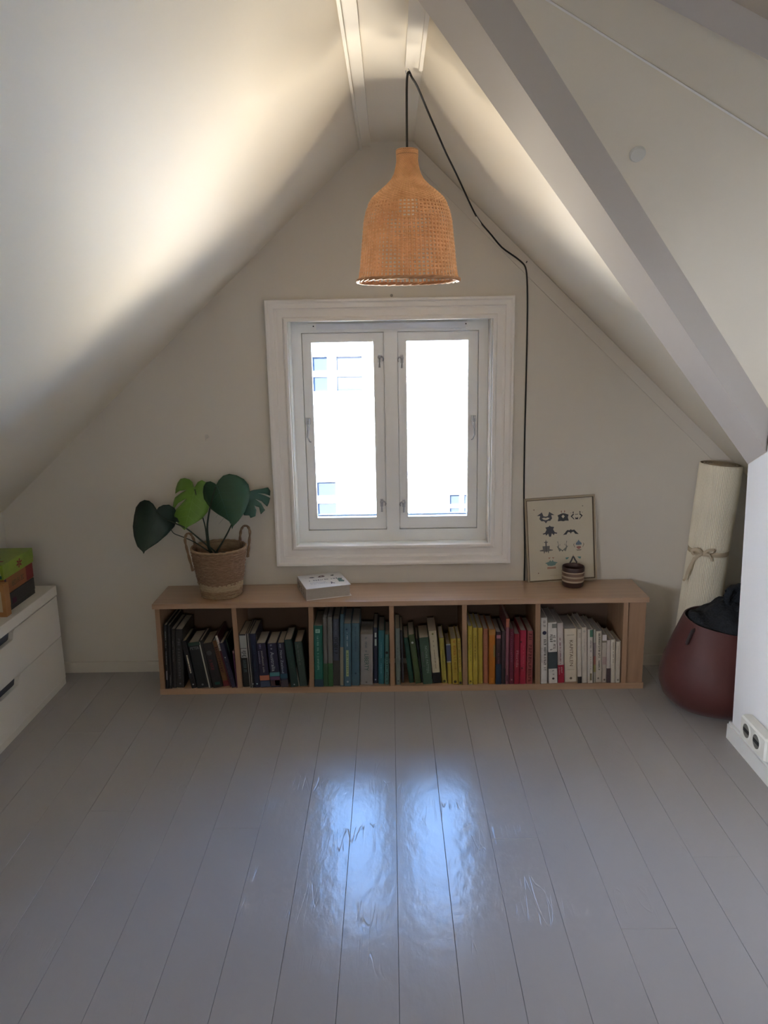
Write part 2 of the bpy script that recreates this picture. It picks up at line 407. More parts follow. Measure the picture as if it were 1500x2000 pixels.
# latches: a rosette, a knob and a drop handle on each meeting stile
def latch(x, z, s):
    l = MB()
    l.lathe([(0, 0), (.008, 0), (.008, .006), (.004, .009), (0, .009)], 12)
    l.box(-.006, .006, -.021, .012, 0, .003)
    l.tube([(0, -.004, .010), (0, -.018, .014), (0, -.042, .014)], [.0035, .003, .0042], 8)
    l.tube([(s*.006, .004, .006), (s*.014, 0, .009), (s*.017, -.008, .009), (s*.014, -.016, .007)], [.003, .003, .003, .002], 8)
    o = l.build('latch', METAL, win, smooth=True)
    o.matrix_local = Matrix.Translation((x, .0815, z)) @ Matrix.Rotation(math.radians(90), 4, 'X')
for x, z, s in ((-.0415, 1.362, 1), (.0525, 1.358, -1), (-.0425, .742, 1), (.0535, .738, -1)): latch(x, z, s)
# stay hooks half way up the outer stiles
for x, s in ((-.351, -1), (.355, 1)):
    h = MB().box(x-.010, x+.010, .078, .082, 1.085, 1.112)
    h.tube([(x-s*.004, .074, 1.112), (x-s*.006, .070, 1.085), (x+s*.001, .070, 1.055), (x+s*.004, .070, 1.03), (x-s*.004, .070, 1.012), (x-s*.010, .072, 1.010)], .0028, 8)
    h.tube([(x+s*.005, .078, 1.10), (x+s*.005, .072, 1.07), (x+s*.006, .072, 1.03)], .0025, 8)
    h.build('stay_hook', METAL, win, smooth=True)

# ------------------------------------------------------------------ things on the walls
hk = MB().lathe([(0, 0), (.009, 0), (.008, -.004), (0, -.005)], 14)
hk.tube([(0, 0, -.003), (0, 0, -.016), (0, -.006, -.020), (0, -.016, -.018), (0, -.018, -.010)], .002, 6)
o = hk.build('wall_hook', mat('hook_white', (.60, .57, .52), .35), None, smooth=True)
o.matrix_world = Matrix.Translation((-.771, 0, 1.050)) @ Matrix.Rotation(math.radians(-90), 4, 'X') @ Matrix.Rotation(math.radians(180), 4, 'Z')
tag(o, 'small pale hook on the bare wall above and left of the potted plant', 'hook')
so = empty('wall_socket', (1.22, 0, 0)); tag(so, 'white surface mounted double power socket low on the right wall', 'socket')
SOCK = mat('socket_white', (.80, .80, .74), .3)
MB().cbox(-.040, 0, -.985, -.805, .092, .172, .006).build('housing', SOCK, so)
for yc in (-.853, -.925):
    k = MB().lathe([(.031, 0), (.027, .002), (.0245, .002), (.0245, -.0005)], 24)
    r = k.build('socket_ring', SOCK, so, smooth=True); r.matrix_local = Matrix.Translation((-.040, yc, .134)) @ Matrix.Rotation(math.radians(-90), 4, 'Y')
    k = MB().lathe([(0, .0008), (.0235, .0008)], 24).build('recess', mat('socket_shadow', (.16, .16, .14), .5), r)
    MB().box(-.006, .006, -.020, .020, .0009, .0022).build('contact_bar', BLACK, r)
# ------------------------------------------------------------------ bookcase
bc = empty('bookcase', (0, 0, 0)); tag(bc, 'long low oak bookcase under the window, filled with books sorted by colour', 'bookcase')
YF = -.246
MB().cbox(-.982, 1.037, -.252, -.0085, .379, .400, .001).build('top_board', OAK, bc)
MB().box(-.980, 1.034, YF, -.0085, 0, .0255).build('bottom_board', OAK, bc)
def side(x0, x1, name='side_panel', y=YF, sk=0.0):
    """upright between the boards; sk shifts its foot to the right"""
    return MB().add([(x0, y, .379), (x1, y, .379), (x1, -.0095, .379), (x0, -.0095, .379), (x0+sk, y, .0255), (x1+sk, y, .0255), (x1+sk, -.0095, .0255), (x0+sk, -.0095, .0255)],
        [(0,1,2,3),(7,6,5,4),(0,4,5,1),(1,5,6,2),(2,6,7,3),(3,7,4,0)]).build(name, OAKV, bc)
side(-.973, -.954, sk=-.004)
side(-.660, -.641, 'divider', sk=.006)
side(-.345, -.326, 'divider', sk=-.009)
side(-.0165, .0025, 'divider')
side(.280, .299, 'divider', sk=.005)
side(.578, .598, 'divider', sk=.008)
side(.936, .955, 'side_panel', sk=.006)
MB().box(.961, 1.031, -.236, -.012, .0255, .379).build('end_panel', OAKV, bc)
MB().box(-.955, .938, -.0125, -.0090, .0255, .379).build('back_panel', BACKP, bc)

# ------------------------------------------------------------------ lettering
_txt = {}
def text_mesh(body):
    if body in _txt: return _txt[body]
    cu = bpy.data.curves.new('t', 'FONT'); cu.body = body; cu.resolution_u = 2; cu.size = 1
    ob = bpy.data.objects.new('t', cu); C.objects.link(ob)
    bpy.context.view_layer.update()
    me = bpy.data.meshes.new_from_object(ob.evaluated_get(bpy.context.evaluated_depsgraph_get()))
    bpy.data.objects.remove(ob)
    vs = [v.co.copy() for v in me.vertices]; fs = [tuple(p.vertices) for p in me.polygons]
    x0 = min(v.x for v in vs); x1 = max(v.x for v in vs); y0 = min(v.y for v in vs); y1 = max(v.y for v in vs)
    r = ([((v.x-x0)/(x1-x0), (v.y-y0)/(y1-y0)) for v in vs], fs); _txt[body] = r
    bpy.data.meshes.remove(me)
    return r
def glyphs(mbx, n, seed, f):
    """a row of n letter-like strokes too small to read; f maps unit (u,v) to 3D"""
    r = random.Random(seed); u = 0; wd = 1.0/n
    for i in range(n):
        if r.random() < .12 and 0 < i < n-1: u += wd; continue
        a, b = u+wd*.14, u+wd*.86; t = wd*.24
        rects = [(a, a+t, 0, 1)] if r.random() < .7 else [(a+(b-a)*.35, a+(b-a)*.35+t, 0, 1)]
        if r.random() < .6: rects.append((b-t, b, 0 if r.random() < .6 else .45, 1 if r.random() < .7 else .6))
        for vv in (0, .42, .82):
            if r.random() < .5: rects.append((a, b, vv, vv+.18))
        for x0, x1, y0, y1 in rects: mbx.add([f(x0, y0), f(x1, y0), f(x1, y1), f(x0, y1)], [(0, 1, 2, 3)])
        u += wd
def ink(rgb, rough=.6): return mat('ink_%02d_%02d_%02d' % tuple(int(c*99) for c in rgb), rgb, rough)
def cloth(rgb): return mat('cover_%03d_%03d_%03d' % tuple(int(c*999) for c in rgb), rgb, .38, var=.10, scale=25)

# decor entries: T text, G glyph row, B band, D disc; positions are fractions of the spine
def spine_decor(root, t, h, items, seed):
    e = -.0006
    for k, it in enumerate(items):
        kind = it[0]; q = MB()
        if kind in 'TG':
            _, body, a, b, x0, x1, rgb = it
            def f(u, v): return (t*(x0+(x1-x0)*v), e*1.6, h*(1-(a+(b-a)*u)))
            if kind == 'T':
                vs, fs = text_mesh(body); q.add([f(u, v) for u, v in vs], fs)
            else: glyphs(q, body, seed*31+k, f)
            ob_ = q.build('title' if kind == 'T' or k == 0 else 'lettering', ink(rgb), root, fix=False); ob_['kind'] = 'stuff'
        elif kind == 'B':
            _, a, b, x0, x1, rgb = it
            q.box(t*x0-(.0003 if x0 <= 0 else 0), t*x1+(.0003 if x1 >= 1 else 0), e, .004, h*(1-b), h*(1-a)).build('label_band', ink(rgb, .4), root)
        elif kind == 'D':
            _, a, xc, rr, rgb = it
            z = h*(1-a); q.add([(t*xc+rr*math.cos(i*.5236), e*1.8, z+rr*math.sin(i*.5236)) for i in range(12)], [tuple(range(12))]).build('emblem', ink(rgb), root, fix=False)
def book(comp, x, t, h, y, lean, label, rgb, items=(), pages=0, group=None, i=0):
    z = .0257; t = t*.97
    if lean < 0: z += t*abs(math.sin(lean))
    root = empty('book', (x, y, z), (0, -lean, 0)); tag(root, label, 'book', group)
    dp = min(.66*h+.012, -.014-y-.002)
    c = min(.0022, t*.16)
    cv = MB(); rd = min(.0035, t*.2)
    # wrap-round cover with a slightly rounded spine, open at head, foot and fore-edge
    outer = [(0, dp), (0, rd), (rd*.5, rd*.25), (rd*1.3, 0), (t-rd*1.3, 0), (t-rd*.5, rd*.25), (t, rd), (t, dp)]
    inner = [(t-c, dp), (t-c, rd+c*.4), (t-rd*1.3, c), (rd*1.3, c), (c, rd+c*.4), (c, dp)]
    cv.prism(outer+inner, 'z', 0, h); 
    # prism caps are concave: rebuild them as strips
    n = 14; cv.f = cv.f[2:]
    prs = [(0, 13), (1, 12), (3, 11), (4, 10), (6, 9), (7, 8)]
    for off_, rev in ((0, False), (n, True)):
        L = [(0, 1, 12, 13), (1, 2, 3, 11, 12), (3, 4, 10, 11), (4, 5, 6, 9, 10), (6, 7, 8, 9)]
        for q in L:
            q = tuple(v+off_ for v in q); cv.f.append(q[::-1] if rev else q)
    cv.build('cover', cloth(rgb), root)
    MB().box(c, t-c, c+.001, dp-.004, .002, h-.003).build('page_block', PAGES_G if pages else PAGES, root)
    spine_decor(root, t, h, items, i+1)
    return root
WHT = (.75, .74, .70); SIL = (.40, .42, .45); CRM = (.62, .56, .44); BLK = (.015, .015, .018); YEL = (.60, .45, .05)
GRPS = {1: 'black and dark books in the first compartment', 2: 'dark blue and green books in the second compartment', 3: 'green and blue books in the third compartment', 4: 'green to yellow books in the fourth compartment', 5: 'yellow to red books in the fifth compartment', 6: 'white books in the sixth compartment'}
BOOKS = [[1, -0.9559, 0.0137, 0.283, -0.243, -0.045], [1, -0.9417, 0.0124, 0.28, -0.243, -0.048], [1, -0.9304, 0.0188, 0.262, -0.237, -0.05], [1, -0.9117, 0.0316, 0.259, -0.235, -0.045], [1, -0.8484, 0.0229, 0.212, -0.243, 0.14], [1, -0.8251, 0.0499, 0.203, -0.243, 0.121], [1, -0.7748, 0.0156, 0.212, -0.242, 0.145], [1, -0.7579, 0.0434, 0.2, -0.243, 0.17], [1, -0.7164, 0.0253, 0.206, -0.228, 0.19], [1, -0.6894, 0.0076, 0.233, -0.234, 0.2], [1, -0.6797, 0.019, 0.202, -0.243, 0.205], [1, -0.6741, 0.0062, 0.201, -0.2, 0.143], [1, -0.6598, 0.0059, 0.165, -0.243, 0.044], [2, -0.6335, 0.0325, 0.233, -0.235, 0.026], [2, -0.6029, 0.0078, 0.24, -0.243, 0.026], [2, -0.5947, 0.0098, 0.24, -0.243, 0.026], [2, -0.5844, 0.026, 0.238, -0.243, 0.038], [2, -0.5575, 0.0407, 0.196, -0.243, 0.056], [2, -0.5145, 0.0416, 0.195, -0.243, 0.046], [2, -0.4716, 0.0301, 0.197, -0.243, 0.047], [2, -0.4323, 0.0331, 0.21, -0.243, 0.096], [2, -0.4001, 0.0032, 0.142, -0.232, 0.134], [2, -0.3959, 0.0343, 0.198, -0.237, 0.082], [3, -0.3326, 0.0376, 0.269, -0.243, -0.016], [3, -0.2945, 0.0182, 0.305, -0.24, -0.014], [3, -0.2753, 0.0201, 0.305, -0.24, -0.016], [3, -0.2543, 0.0272, 0.295, -0.235, -0.018], [3, -0.2259, 0.0153, 0.318, -0.243, -0.026], [3, -0.2096, 0.0305, 0.277, -0.243, -0.021], [3, -0.1784, 0.034, 0.275, -0.237, -0.022], [3, -0.1427, 0.0535, 0.224, -0.23, -0.023], [3, -0.0878, 0.0183, 0.248, -0.218, -0.018], [3, -0.0675, 0.026, 0.238, -0.224, -0.021], [3, -0.0394, 0.0172, 0.222, -0.23, -0.018], [4, 0.007, 0.0203, 0.249, -0.234, 0.004], [4, 0.0323, 0.0093, 0.234, -0.215, 0.02], [4, 0.0627, 0.0204, 0.202, -0.218, 0.109], [4, 0.088, 0.0255, 0.219, -0.227, 0.126], [4, 0.1143, 0.0062, 0.197, -0.217, 0.107], [4, 0.1203, 0.0411, 0.207, -0.233, 0.079], [4, 0.1634, 0.0333, 0.233, -0.224, 0.084], [4, 0.2004, 0.0208, 0.202, -0.227, 0.065], [4, 0.2242, 0.0177, 0.178, -0.233, 0.046], [4, 0.2434, 0.0256, 0.202, -0.236, 0.047], [4, 0.2688, 0.0148, 0.206, -0.243, 0.04], [5, 0.3085, 0.0188, 0.26, -0.243, 0.016], [5, 0.3283, 0.0198, 0.25, -0.241, 0.014], [5, 0.3495, 0.0214, 0.247, -0.234, 0.017], [5, 0.3721, 0.0214, 0.241, -0.231, 0.013], [5, 0.394, 0.0271, 0.242, -0.241, 0.011], [5, 0.4229, 0.0224, 0.232, -0.243, 0.014], [5, 0.4459, 0.0158, 0.233, -0.241, 0.011], [5, 0.4623, 0.0138, 0.289, -0.243, 0.006], [5, 0.4773, 0.0202, 0.244, -0.242, 0.01], [5, 0.4985, 0.0234, 0.222, -0.243, 0.015], [5, 0.5228, 0.026, 0.237, -0.243, 0.013], [5, 0.55, 0.0255, 0.234, -0.243, 0.006], [6, 0.6092, 0.0281, 0.29, -0.243, 0.027], [6, 0.6428, 0.0378, 0.268, -0.241, 0.042], [6, 0.6828, 0.0263, 0.263, -0.236, 0.05], [6, 0.7115, 0.0533, 0.236, -0.23, 0.044], [6, 0.7634, 0.0174, 0.238, -0.242, 0.043], [6, 0.782, 0.0225, 0.245, -0.24, 0.048], [6, 0.8052, 0.0219, 0.237, -0.243, 0.041], [6, 0.8294, 0.0087, 0.235, -0.238, 0.038], [6, 0.8395, 0.0256, 0.226, -0.236, 0.041], [6, 0.8649, 0.0192, 0.211, -0.239, 0.039], [6, 0.8836, 0.0156, 0.188, -0.242, 0.04], [6, 0.8998, 0.0191, 0.191, -0.242, 0.04], [6, 0.9193, 0.0196, 0.182, -0.243, 0.026]]
SPEC = [
 ('tall black book with a thin white line title, first from the left end', (.012,.012,.013), [('G',22,.10,.62,.38,.62,(.3,.3,.3)),('B',.72,.86,.3,.6,(.35,.33,.38))]),
 ('tall thin black book second from the left end, plain spine', (.018,.016,.017), [('G',10,.78,.95,.3,.7,(.2,.2,.19))]),
 ('dark brown black book third from the left end, faint grey title', (.024,.020,.019), [('G',14,.2,.55,.3,.6,(.12,.11,.1))]),
 ('wide charcoal book fourth from the left end, lettered down its worn spine', (.030,.028,.028), [('G',16,.15,.85,.3,.6,(.10,.10,.10)),('D',.93,.5,.004,(.15,.15,.16))]),
 ('black book leaning left with a bold cream title strip, beside the charcoal books', (.012,.013,.018), [('B',.30,.68,.42,.66,CRM),('D',.92,.5,.0035,SIL),('G',7,.31,.67,.46,.62,(.2,.2,.18))]),
 ('thickest black leaning book with silver letters PETER across its head', (.010,.012,.014), [('B',.0,.07,.0,1,(.02,.05,.035)),('D',.93,.55,.0045,(.16,.16,.17))]),
 ('black book with a long cream tapering edge stripe, leaning left', (.014,.013,.013), [('B',.02,.995,.02,.36,(.42,.40,.34))]),
 ('dark leaning book with faded red lower spine and arched grey mark', (.018,.015,.016), [('G',10,.36,.60,.3,.6,(.16,.03,.04)),('D',.22,.5,.011,(.055,.055,.06)),('B',.88,.94,.3,.8,(.01,.07,.05))]),
 ('brown orange leaning book with dark red foot, left of the white tabbed book', (.16,.075,.028), [('G',12,.12,.72,.3,.7,(.06,.012,.012)),('B',.88,1.0,0,1,(.16,.02,.025))]),
 ('thin dark red leaning book with a white tab at its head', (.10,.02,.03), [('B',.0,.29,0,1,(.62,.55,.50)),('G',6,.03,.27,.25,.75,(.12,.1,.1))]),
 ('indigo leaning book with a small silver star on the spine', (.028,.026,.055), [('G',14,.3,.8,.35,.65,(.09,.10,.13)),('D',.32,.5,.0025,SIL)]),
 ('thin dark green book slumped behind the indigo one', (.010,.028,.022), []),
 ('small thin purple book against the first divider', (.075,.02,.06), [('B',0,.06,0,1,(.28,.18,.2))]),
 ('black and grey photo spine book first right of the first divider', (.014,.015,.016), [('B',.02,.26,.1,.95,(.36,.38,.38)),('B',.27,.44,.12,.92,(.42,.42,.41)),('G',5,.30,.43,.2,.8,BLK),('G',12,.48,.72,.3,.7,(.09,.13,.13))]),
 ('very thin pale edged book next to the photo spine', (.02,.02,.022), [('B',0,1,0,.22,(.42,.40,.36))]),
 ('second very thin pale edged book, beside the navy one', (.022,.024,.03), [('B',0,1,0,.2,(.42,.40,.36)),('D',.93,.6,.003,SIL)]),
 ('navy book with a pale blue dot at its foot', (.014,.018,.045), [('D',.93,.5,.0035,(.30,.46,.52)),('G',14,.2,.7,.4,.6,(.02,.05,.08))]),
 ('dark blue travel guide titled southeast asia with an orange block', (.020,.016,.042), [('T','southeast asia',.17,.66,.44,.66,(.42,.40,.36)),('G',18,.17,.46,.12,.26,(.32,.31,.42)),('B',.73,.84,0,1,(.46,.15,.08)),('B',.86,.99,0,1,(.05,.07,.12)),('G',3,.02,.12,.3,.5,(.3,.26,.42))]),
 ('dark blue travel guide titled Australia with a teal band', (.018,.018,.048), [('T','Australia',.19,.63,.26,.62,(.40,.44,.46)),('B',.66,.745,0,1,(.06,.20,.22)),('B',.76,.83,0,1,(.10,.04,.09)),('B',.84,.97,0,1,(.07,.03,.03)),('B',.84,.96,.45,.95,(.50,.05,.07)),('G',3,.02,.14,.3,.5,(.34,.36,.42))]),
 ('dark blue travel guide titled New Zealand', (.018,.020,.044), [('T','New Zealand',.17,.68,.28,.60,(.34,.38,.44)),('B',.70,.80,0,1,(.015,.06,.09)),('B',.84,.99,0,1,(.055,.04,.05)),('G',3,.02,.13,.3,.5,(.34,.36,.42))]),
 ('dark green book right of the New Zealand guide, slightly taller', (.012,.034,.030), [('G',12,.25,.6,.4,.6,(.03,.07,.05)),('D',.95,.5,.003,SIL)]),
 ('cream sliver of a very thin booklet between two green books', (.42,.40,.34), []),
 ('wide dark green mottled book before the second divider', (.028,.048,.040), [('G',16,.06,.52,.3,.5,(.11,.13,.12)),('G',12,.1,.45,.62,.74,(.09,.11,.10))]),
 ('emerald green book first right of the second divider', (.010,.115,.085), [('B',.055,.115,.22,.72,(.30,.50,.42)),('G',4,.07,.10,.3,.6,(.02,.1,.08)),('G',24,.16,.72,.36,.56,(.24,.46,.40)),('B',.88,1,0,1,(.012,.05,.075))]),
 ('tall grey book with green foot, left one of a pair', (.13,.125,.115), [('B',.665,1,0,1,(.035,.085,.035))]),
 ('tall lighter grey book with green foot, right one of a pair', (.165,.16,.145), [('B',.665,1,0,1,(.03,.105,.035))]),
 ('tall slate book with big black capitals, right of the grey pair', (.055,.062,.088), [('G',9,.27,.52,.18,.72,(.010,.011,.013)),('G',12,.05,.24,.4,.56,(.13,.15,.2)),('B',.62,1,0,1,(.050,.045,.042))]),
 ('tallest thin blue book fading to cream at its foot', (.055,.12,.165), [('B',.45,.985,0,.9,(.24,.22,.16))]),
 ('blue book with a lime green label strip', (.065,.135,.185), [('B',.42,.84,.30,.66,(.34,.42,.22)),('G',10,.14,.36,.4,.56,(.4,.48,.52)),('D',.09,.4,.004,(.02,.05,.09)),('D',.925,.5,.0045,(.30,.34,.40)),('G',10,.46,.82,.38,.6,(.16,.22,.10))]),
 ('steel blue book with dark stamped lettering', (.055,.115,.150), [('G',14,.05,.45,.42,.58,(.03,.06,.09)),('D',.80,.5,.004,(.02,.05,.07))]),
 ('wide grey book titled LIBERTY in green capitals', (.27,.25,.24), [('T','LIBERTY',.39,.72,.35,.66,(.02,.085,.068)),('G',14,.05,.36,.38,.54,(.10,.12,.15)),('D',.95,.5,.004,(.12,.11,.11))]),
 ('narrow navy book with two white spine patches', (.014,.020,.045), [('B',.09,.17,.30,.72,(.40,.48,.46)),('B',.20,.32,.30,.74,(.36,.44,.42)),('D',.93,.5,.0035,(.3,.35,.4))]),
 ('teal book with a pale title, right of the navy one', (.020,.13,.155), [('G',18,.22,.8,.38,.56,(.10,.27,.30))]),
 ('pale teal book with black letters against the third divider', (.085,.20,.195), [('D',.36,.45,.006,BLK),('G',12,.44,.96,.34,.68,(.02,.035,.04))]),
 ('grey green book first right of the third divider', (.15,.18,.165), [('G',12,.3,.7,.4,.6,(.10,.13,.13)),('D',.93,.5,.003,(.04,.05,.06))]),
 ('thin charcoal book behind the grey green one', (.045,.045,.055), []),
 ('deep bottle green leaning book', (.010,.060,.040), [('G',14,.25,.75,.35,.65,(.015,.085,.07))]),
 ('olive green leaning book with one white dot', (.050,.075,.025), [('D',.16,.5,.0048,(.45,.48,.42)),('G',12,.35,.7,.4,.6,(.07,.10,.03))]),
 ('thin black book behind the wide green one', (.010,.012,.018), []),
 ('wide green leaning book with pale capitals down its spine', (.042,.080,.052), [('T','NOVAE PATTEN',.18,.76,.50,.76,(.22,.30,.25)),('G',10,.30,.62,.16,.34,(.10,.10,.10))]),
 ('cream leaning book with a black foot and thin black title', (.48,.42,.30), [('B',.80,1,0,1,(.012,.018,.012)),('G',24,.18,.72,.46,.56,(.05,.035,.02)),('D',.06,.5,.004,(.16,.17,.06))]),
 ('mustard green book with a round black emblem at its foot', (.34,.28,.055), [('G',16,.1,.8,.52,.68,(.22,.20,.03)),('D',.95,.5,.0058,(.05,.045,.01))]),
 ('short yellow book with a blue label', (.36,.26,.035), [('B',.03,.43,0,1,(.055,.062,.12)),('B',.0,.03,0,1,(.40,.40,.36)),('B',.43,.46,0,1,(.46,.42,.30))]),
 ('yellow book with red lettering and a black ring emblem', (.42,.30,.045), [('G',14,.03,.36,.4,.8,(.32,.08,.015)),('G',12,.4,.75,.42,.75,(.26,.12,.015)),('D',.945,.45,.006,(.05,.035,.01))]),
 ('narrow yellow book with brown letters against the fourth divider', (.42,.32,.06), [('G',16,.06,.62,.3,.7,(.30,.11,.02)),('B',.72,.93,.2,.9,(.28,.27,.02)),('B',.93,.985,.15,.85,(.03,.02,.02))]),
 ('tallest yellow book first right of the fourth divider', (.46,.36,.045), [('G',10,.14,.6,.4,.62,(.28,.25,.03)),('D',.94,.5,.004,(.08,.06,.01)),('B',.985,1,0,1,(.4,.36,.2))]),
 ('yellow book with a dark brown title, second right of the fourth divider', (.46,.335,.045), [('G',16,.14,.58,.38,.60,(.12,.075,.01))]),
 ('golden yellow book beside the salmon one', (.40,.29,.04), []),
 ('salmon coloured book with a pale title', (.36,.135,.075), [('G',10,.1,.34,.3,.7,(.46,.19,.12))]),
 ('bright orange book with a green side mark', (.46,.155,.018), [('B',.0,.10,0,1,(.44,.21,.04)),('B',.28,.50,.72,.96,(.28,.20,.06)),('B',.88,.97,.3,.7,(.55,.20,.02))]),
 ('dark book with pink label and navy foot', (.045,.022,.028), [('B',.06,.125,.12,.9,(.40,.16,.20)),('B',.61,1,0,1,(.014,.032,.065)),('G',8,.40,.60,.4,.6,(.26,.12,.16))]),
 ('narrow maroon grey book beside the navy footed one', (.060,.034,.036), [('B',.70,1,.3,1,(.03,.025,.03))]),
 ('tall dusty pink book with an orange head', (.24,.085,.105), [('B',.0,.13,0,1,(.34,.10,.05)),('B',.86,.95,.3,.7,(.08,.02,.04))]),
 ('dark crimson book with a small silver mark at its foot', (.125,.014,.032), [('G',14,.05,.6,.35,.55,(.24,.08,.12)),('D',.92,.55,.0035,(.35,.18,.18))]),
 ('red book lettered in pale pink capitals', (.25,.014,.030), [('T','Florida',.33,.66,.34,.74,(.50,.20,.22))]),
 ('bright red book with two dark dots, titled in pink', (.36,.020,.048), [('D',.21,.12,.004,(.06,.005,.01)),('D',.70,.3,.004,(.06,.005,.01)),('G',16,.28,.76,.42,.60,(.48,.10,.13))]),
 ('brick pink book with heavy dark red lettering, last before the fifth divider', (.30,.07,.065), [('G',17,.03,.97,.26,.74,(.10,.012,.012))]),
 ('tall white book with a navy disc near its head', (.60,.56,.52), [('G',5,.04,.14,.38,.72,(.14,.11,.10)),('D',.225,.55,.0085,(.012,.013,.05)),('G',16,.32,.80,.46,.80,(.07,.055,.05)),('G',14,.45,.68,.14,.24,(.14,.10,.10))]),
 ('white book with a grey photograph on its spine', (.66,.62,.58), [('B',.48,.755,0,1,(.045,.060,.068)),('G',8,.18,.46,.2,.5,(.10,.09,.08)),('G',8,.20,.43,.55,.82,(.10,.09,.08)),('B',.02,.09,.45,1,(.20,.20,.18)),('G',3,.78,.86,.42,.62,(.14,.12,.11)),('D',.92,.52,.005,(.06,.05,.05))]),
 ('white book with red foot and dark red title', (.54,.48,.45), [('B',.70,1,0,1,(.34,.012,.035)),('G',18,.24,.69,.32,.56,(.18,.035,.055)),('G',6,.73,.84,.5,.72,(.6,.4,.4)),('G',6,.73,.86,.15,.3,(.6,.4,.4))]),
 ('thick cream book titled KAPITALEN', (.62,.54,.42), [('T','KAPITALEN',.215,.70,.42,.68,(.12,.065,.035)),('B',.115,.122,.22,.8,(.30,.25,.18)),('B',.765,.772,.22,.8,(.40,.34,.25)),('D',.93,.5,.0055,(.12,.09,.06))]),
 ('cream book with a small black label at its foot', (.56,.50,.42), [('B',.88,1.0,0,.95,(.012,.010,.010)),('G',4,.06,.16,.4,.7,(.35,.3,.26))]),
 ('cream white book with a faint grey title, right of the black labelled one', (.56,.50,.42), [('G',12,.20,.45,.42,.64,(.36,.32,.28)),('D',.07,.5,.005,(.40,.38,.32))]),
 ('white book with a green sticker at its head', (.58,.52,.45), [('B',.01,.14,.38,.95,(.06,.17,.105)),('G',14,.20,.42,.4,.7,(.16,.12,.14)),('G',6,.5,.75,.48,.62,(.2,.15,.15)),('B',.82,.95,.4,.75,(.16,.13,.07))]),
 ('very thin patterned book, red and yellow low on its spine', (.36,.33,.27), [('B',.25,.50,0,1,(.22,.17,.16)),('B',.5,.66,0,1,(.30,.11,.08)),('B',.66,.80,0,1,(.28,.24,.08))]),
 ('off white book with black capitals down the spine', (.56,.49,.40), [('G',14,.04,.52,.42,.72,(.08,.06,.05)),('G',6,.57,.76,.42,.68,(.018,.012,.012)),('D',.92,.4,.004,(.2,.17,.14))]),
 ('short grey cream book with pale label and two lines', (.46,.40,.33), [('B',.0,.12,.1,.95,(.60,.55,.54)),('B',.12,.16,0,1,(.20,.17,.12)),('B',.46,.62,.05,.95,(.38,.28,.25)),('D',.94,.5,.004,(.12,.09,.07))]),
 ('short thin white book with a dark brown foot', (.50,.44,.39), [('B',.66,1,0,1,(.07,.045,.045))]),
 ('short cream book with a thin dark title, second from the right end', (.58,.52,.42), [('G',16,.06,.54,.4,.62,(.16,.13,.09))]),
 ('short cream book with a faint title, last at the right end', (.54,.48,.39), [('G',12,.1,.6,.35,.55,(.42,.37,.30)),('D',.93,.5,.004,(.2,.17,.13))]),
]
for i, (b, s_) in enumerate(zip(BOOKS, SPEC)):
    bk = book(*b, s_[0], s_[1], s_[2], pages=(1 if b[0] in (3, 5, 6) else 0), group=GRPS[b[0]], i=i)
    if i == 5:   # letters across the head of the thick black book
        vs, fs = text_mesh('PETER'); t_, h_ = b[2]*.97, b[3]
        MB().add([(t_*(.12+.76*u), -.001, h_*(.845+.06*v)) for u, v in vs], fs).build('title', ink((.17, .18, .18)), bk, fix=False)

# ------------------------------------------------------------------ things on top of the bookcase
lb = empty('book', (-.352, -.235, .4005), (0, 0, math.atan2(.057, .178)))
tag(lb, 'thick white paperback lying flat on the bookcase below the window', 'book')
W_, D_, H_ = .187, .188, .050
LBC = mat('white_cover', (.72, .70, .68), .28); SPN = mat('beige_spine', (.40, .34, .29), .45)
lc = MB(); lc.box(0, W_, 0, D_, H_-.0022, H_); lc.box(0, W_+.003, 0, D_, 0, .0022); lc.build('cover', LBC, lb)
MB().box(-.0018, .0004, 0, D_, 0, H_).build('spine', SPN, lb)
MB().box(.001, W_-.004, .003, D_-.003, .0022, H_-.0022).build('page_block', mat('thick_pages', (.40, .36, .31), .9, var=.15, scale=90, stretch=(1, 1, 30)), lb)
q = MB(); glyphs(q, 13, 5, lambda u, v: (.030+.125*u, .094+.013*v, H_+.0004)); q.build('title', ink((.05, .05, .09)), lb, fix=False)['kind'] = 'stuff'
q = MB(); glyphs(q, 16, 6, lambda u, v: (.030+.070*u, .066+.008*v, H_+.0004)); glyphs(q, 16, 8, lambda u, v: (.030+.070*u, .050+.008*v, H_+.0004)); q.build('lettering', ink((.40, .42, .52)), lb, fix=False)['kind'] = 'stuff'
q = MB(); glyphs(q, 8, 9, lambda u, v: (-.0024, D_*(.86-.62*u), .013+.022*v)); q.build('lettering', ink((.06, .035, .03)), lb, fix=False)['kind'] = 'stuff'
def blob(pts, z=H_+.0005): return MB().add([(x, y, z) for x, y in pts], [tuple(range(len(pts)))])
blob([(.040,.142),(.047,.137),(.058,.136),(.066,.140),(.060,.147),(.048,.148)]).build('picture', ink((.03,.035,.06)), lb, fix=False)
blob([(.024,.144),(.040,.143),(.040,.145),(.024,.146)]).build('picture', ink((.3,.28,.32)), lb, fix=False)
q = blob([(.078,.138),(.088,.134),(.104,.137),(.112,.146),(.104,.158),(.090,.157)]); q.build('picture', ink((.12,.06,.07)), lb, fix=False)
blob([(.088,.142),(.098,.142),(.101,.149),(.092,.151)], H_+.0008).build('picture', ink((.5,.45,.42)), lb, fix=False)
blob([(.134,.142),(.144,.138),(.152,.146),(.149,.154),(.140,.152)]).build('picture', ink((.04,.05,.03)), lb, fix=False)
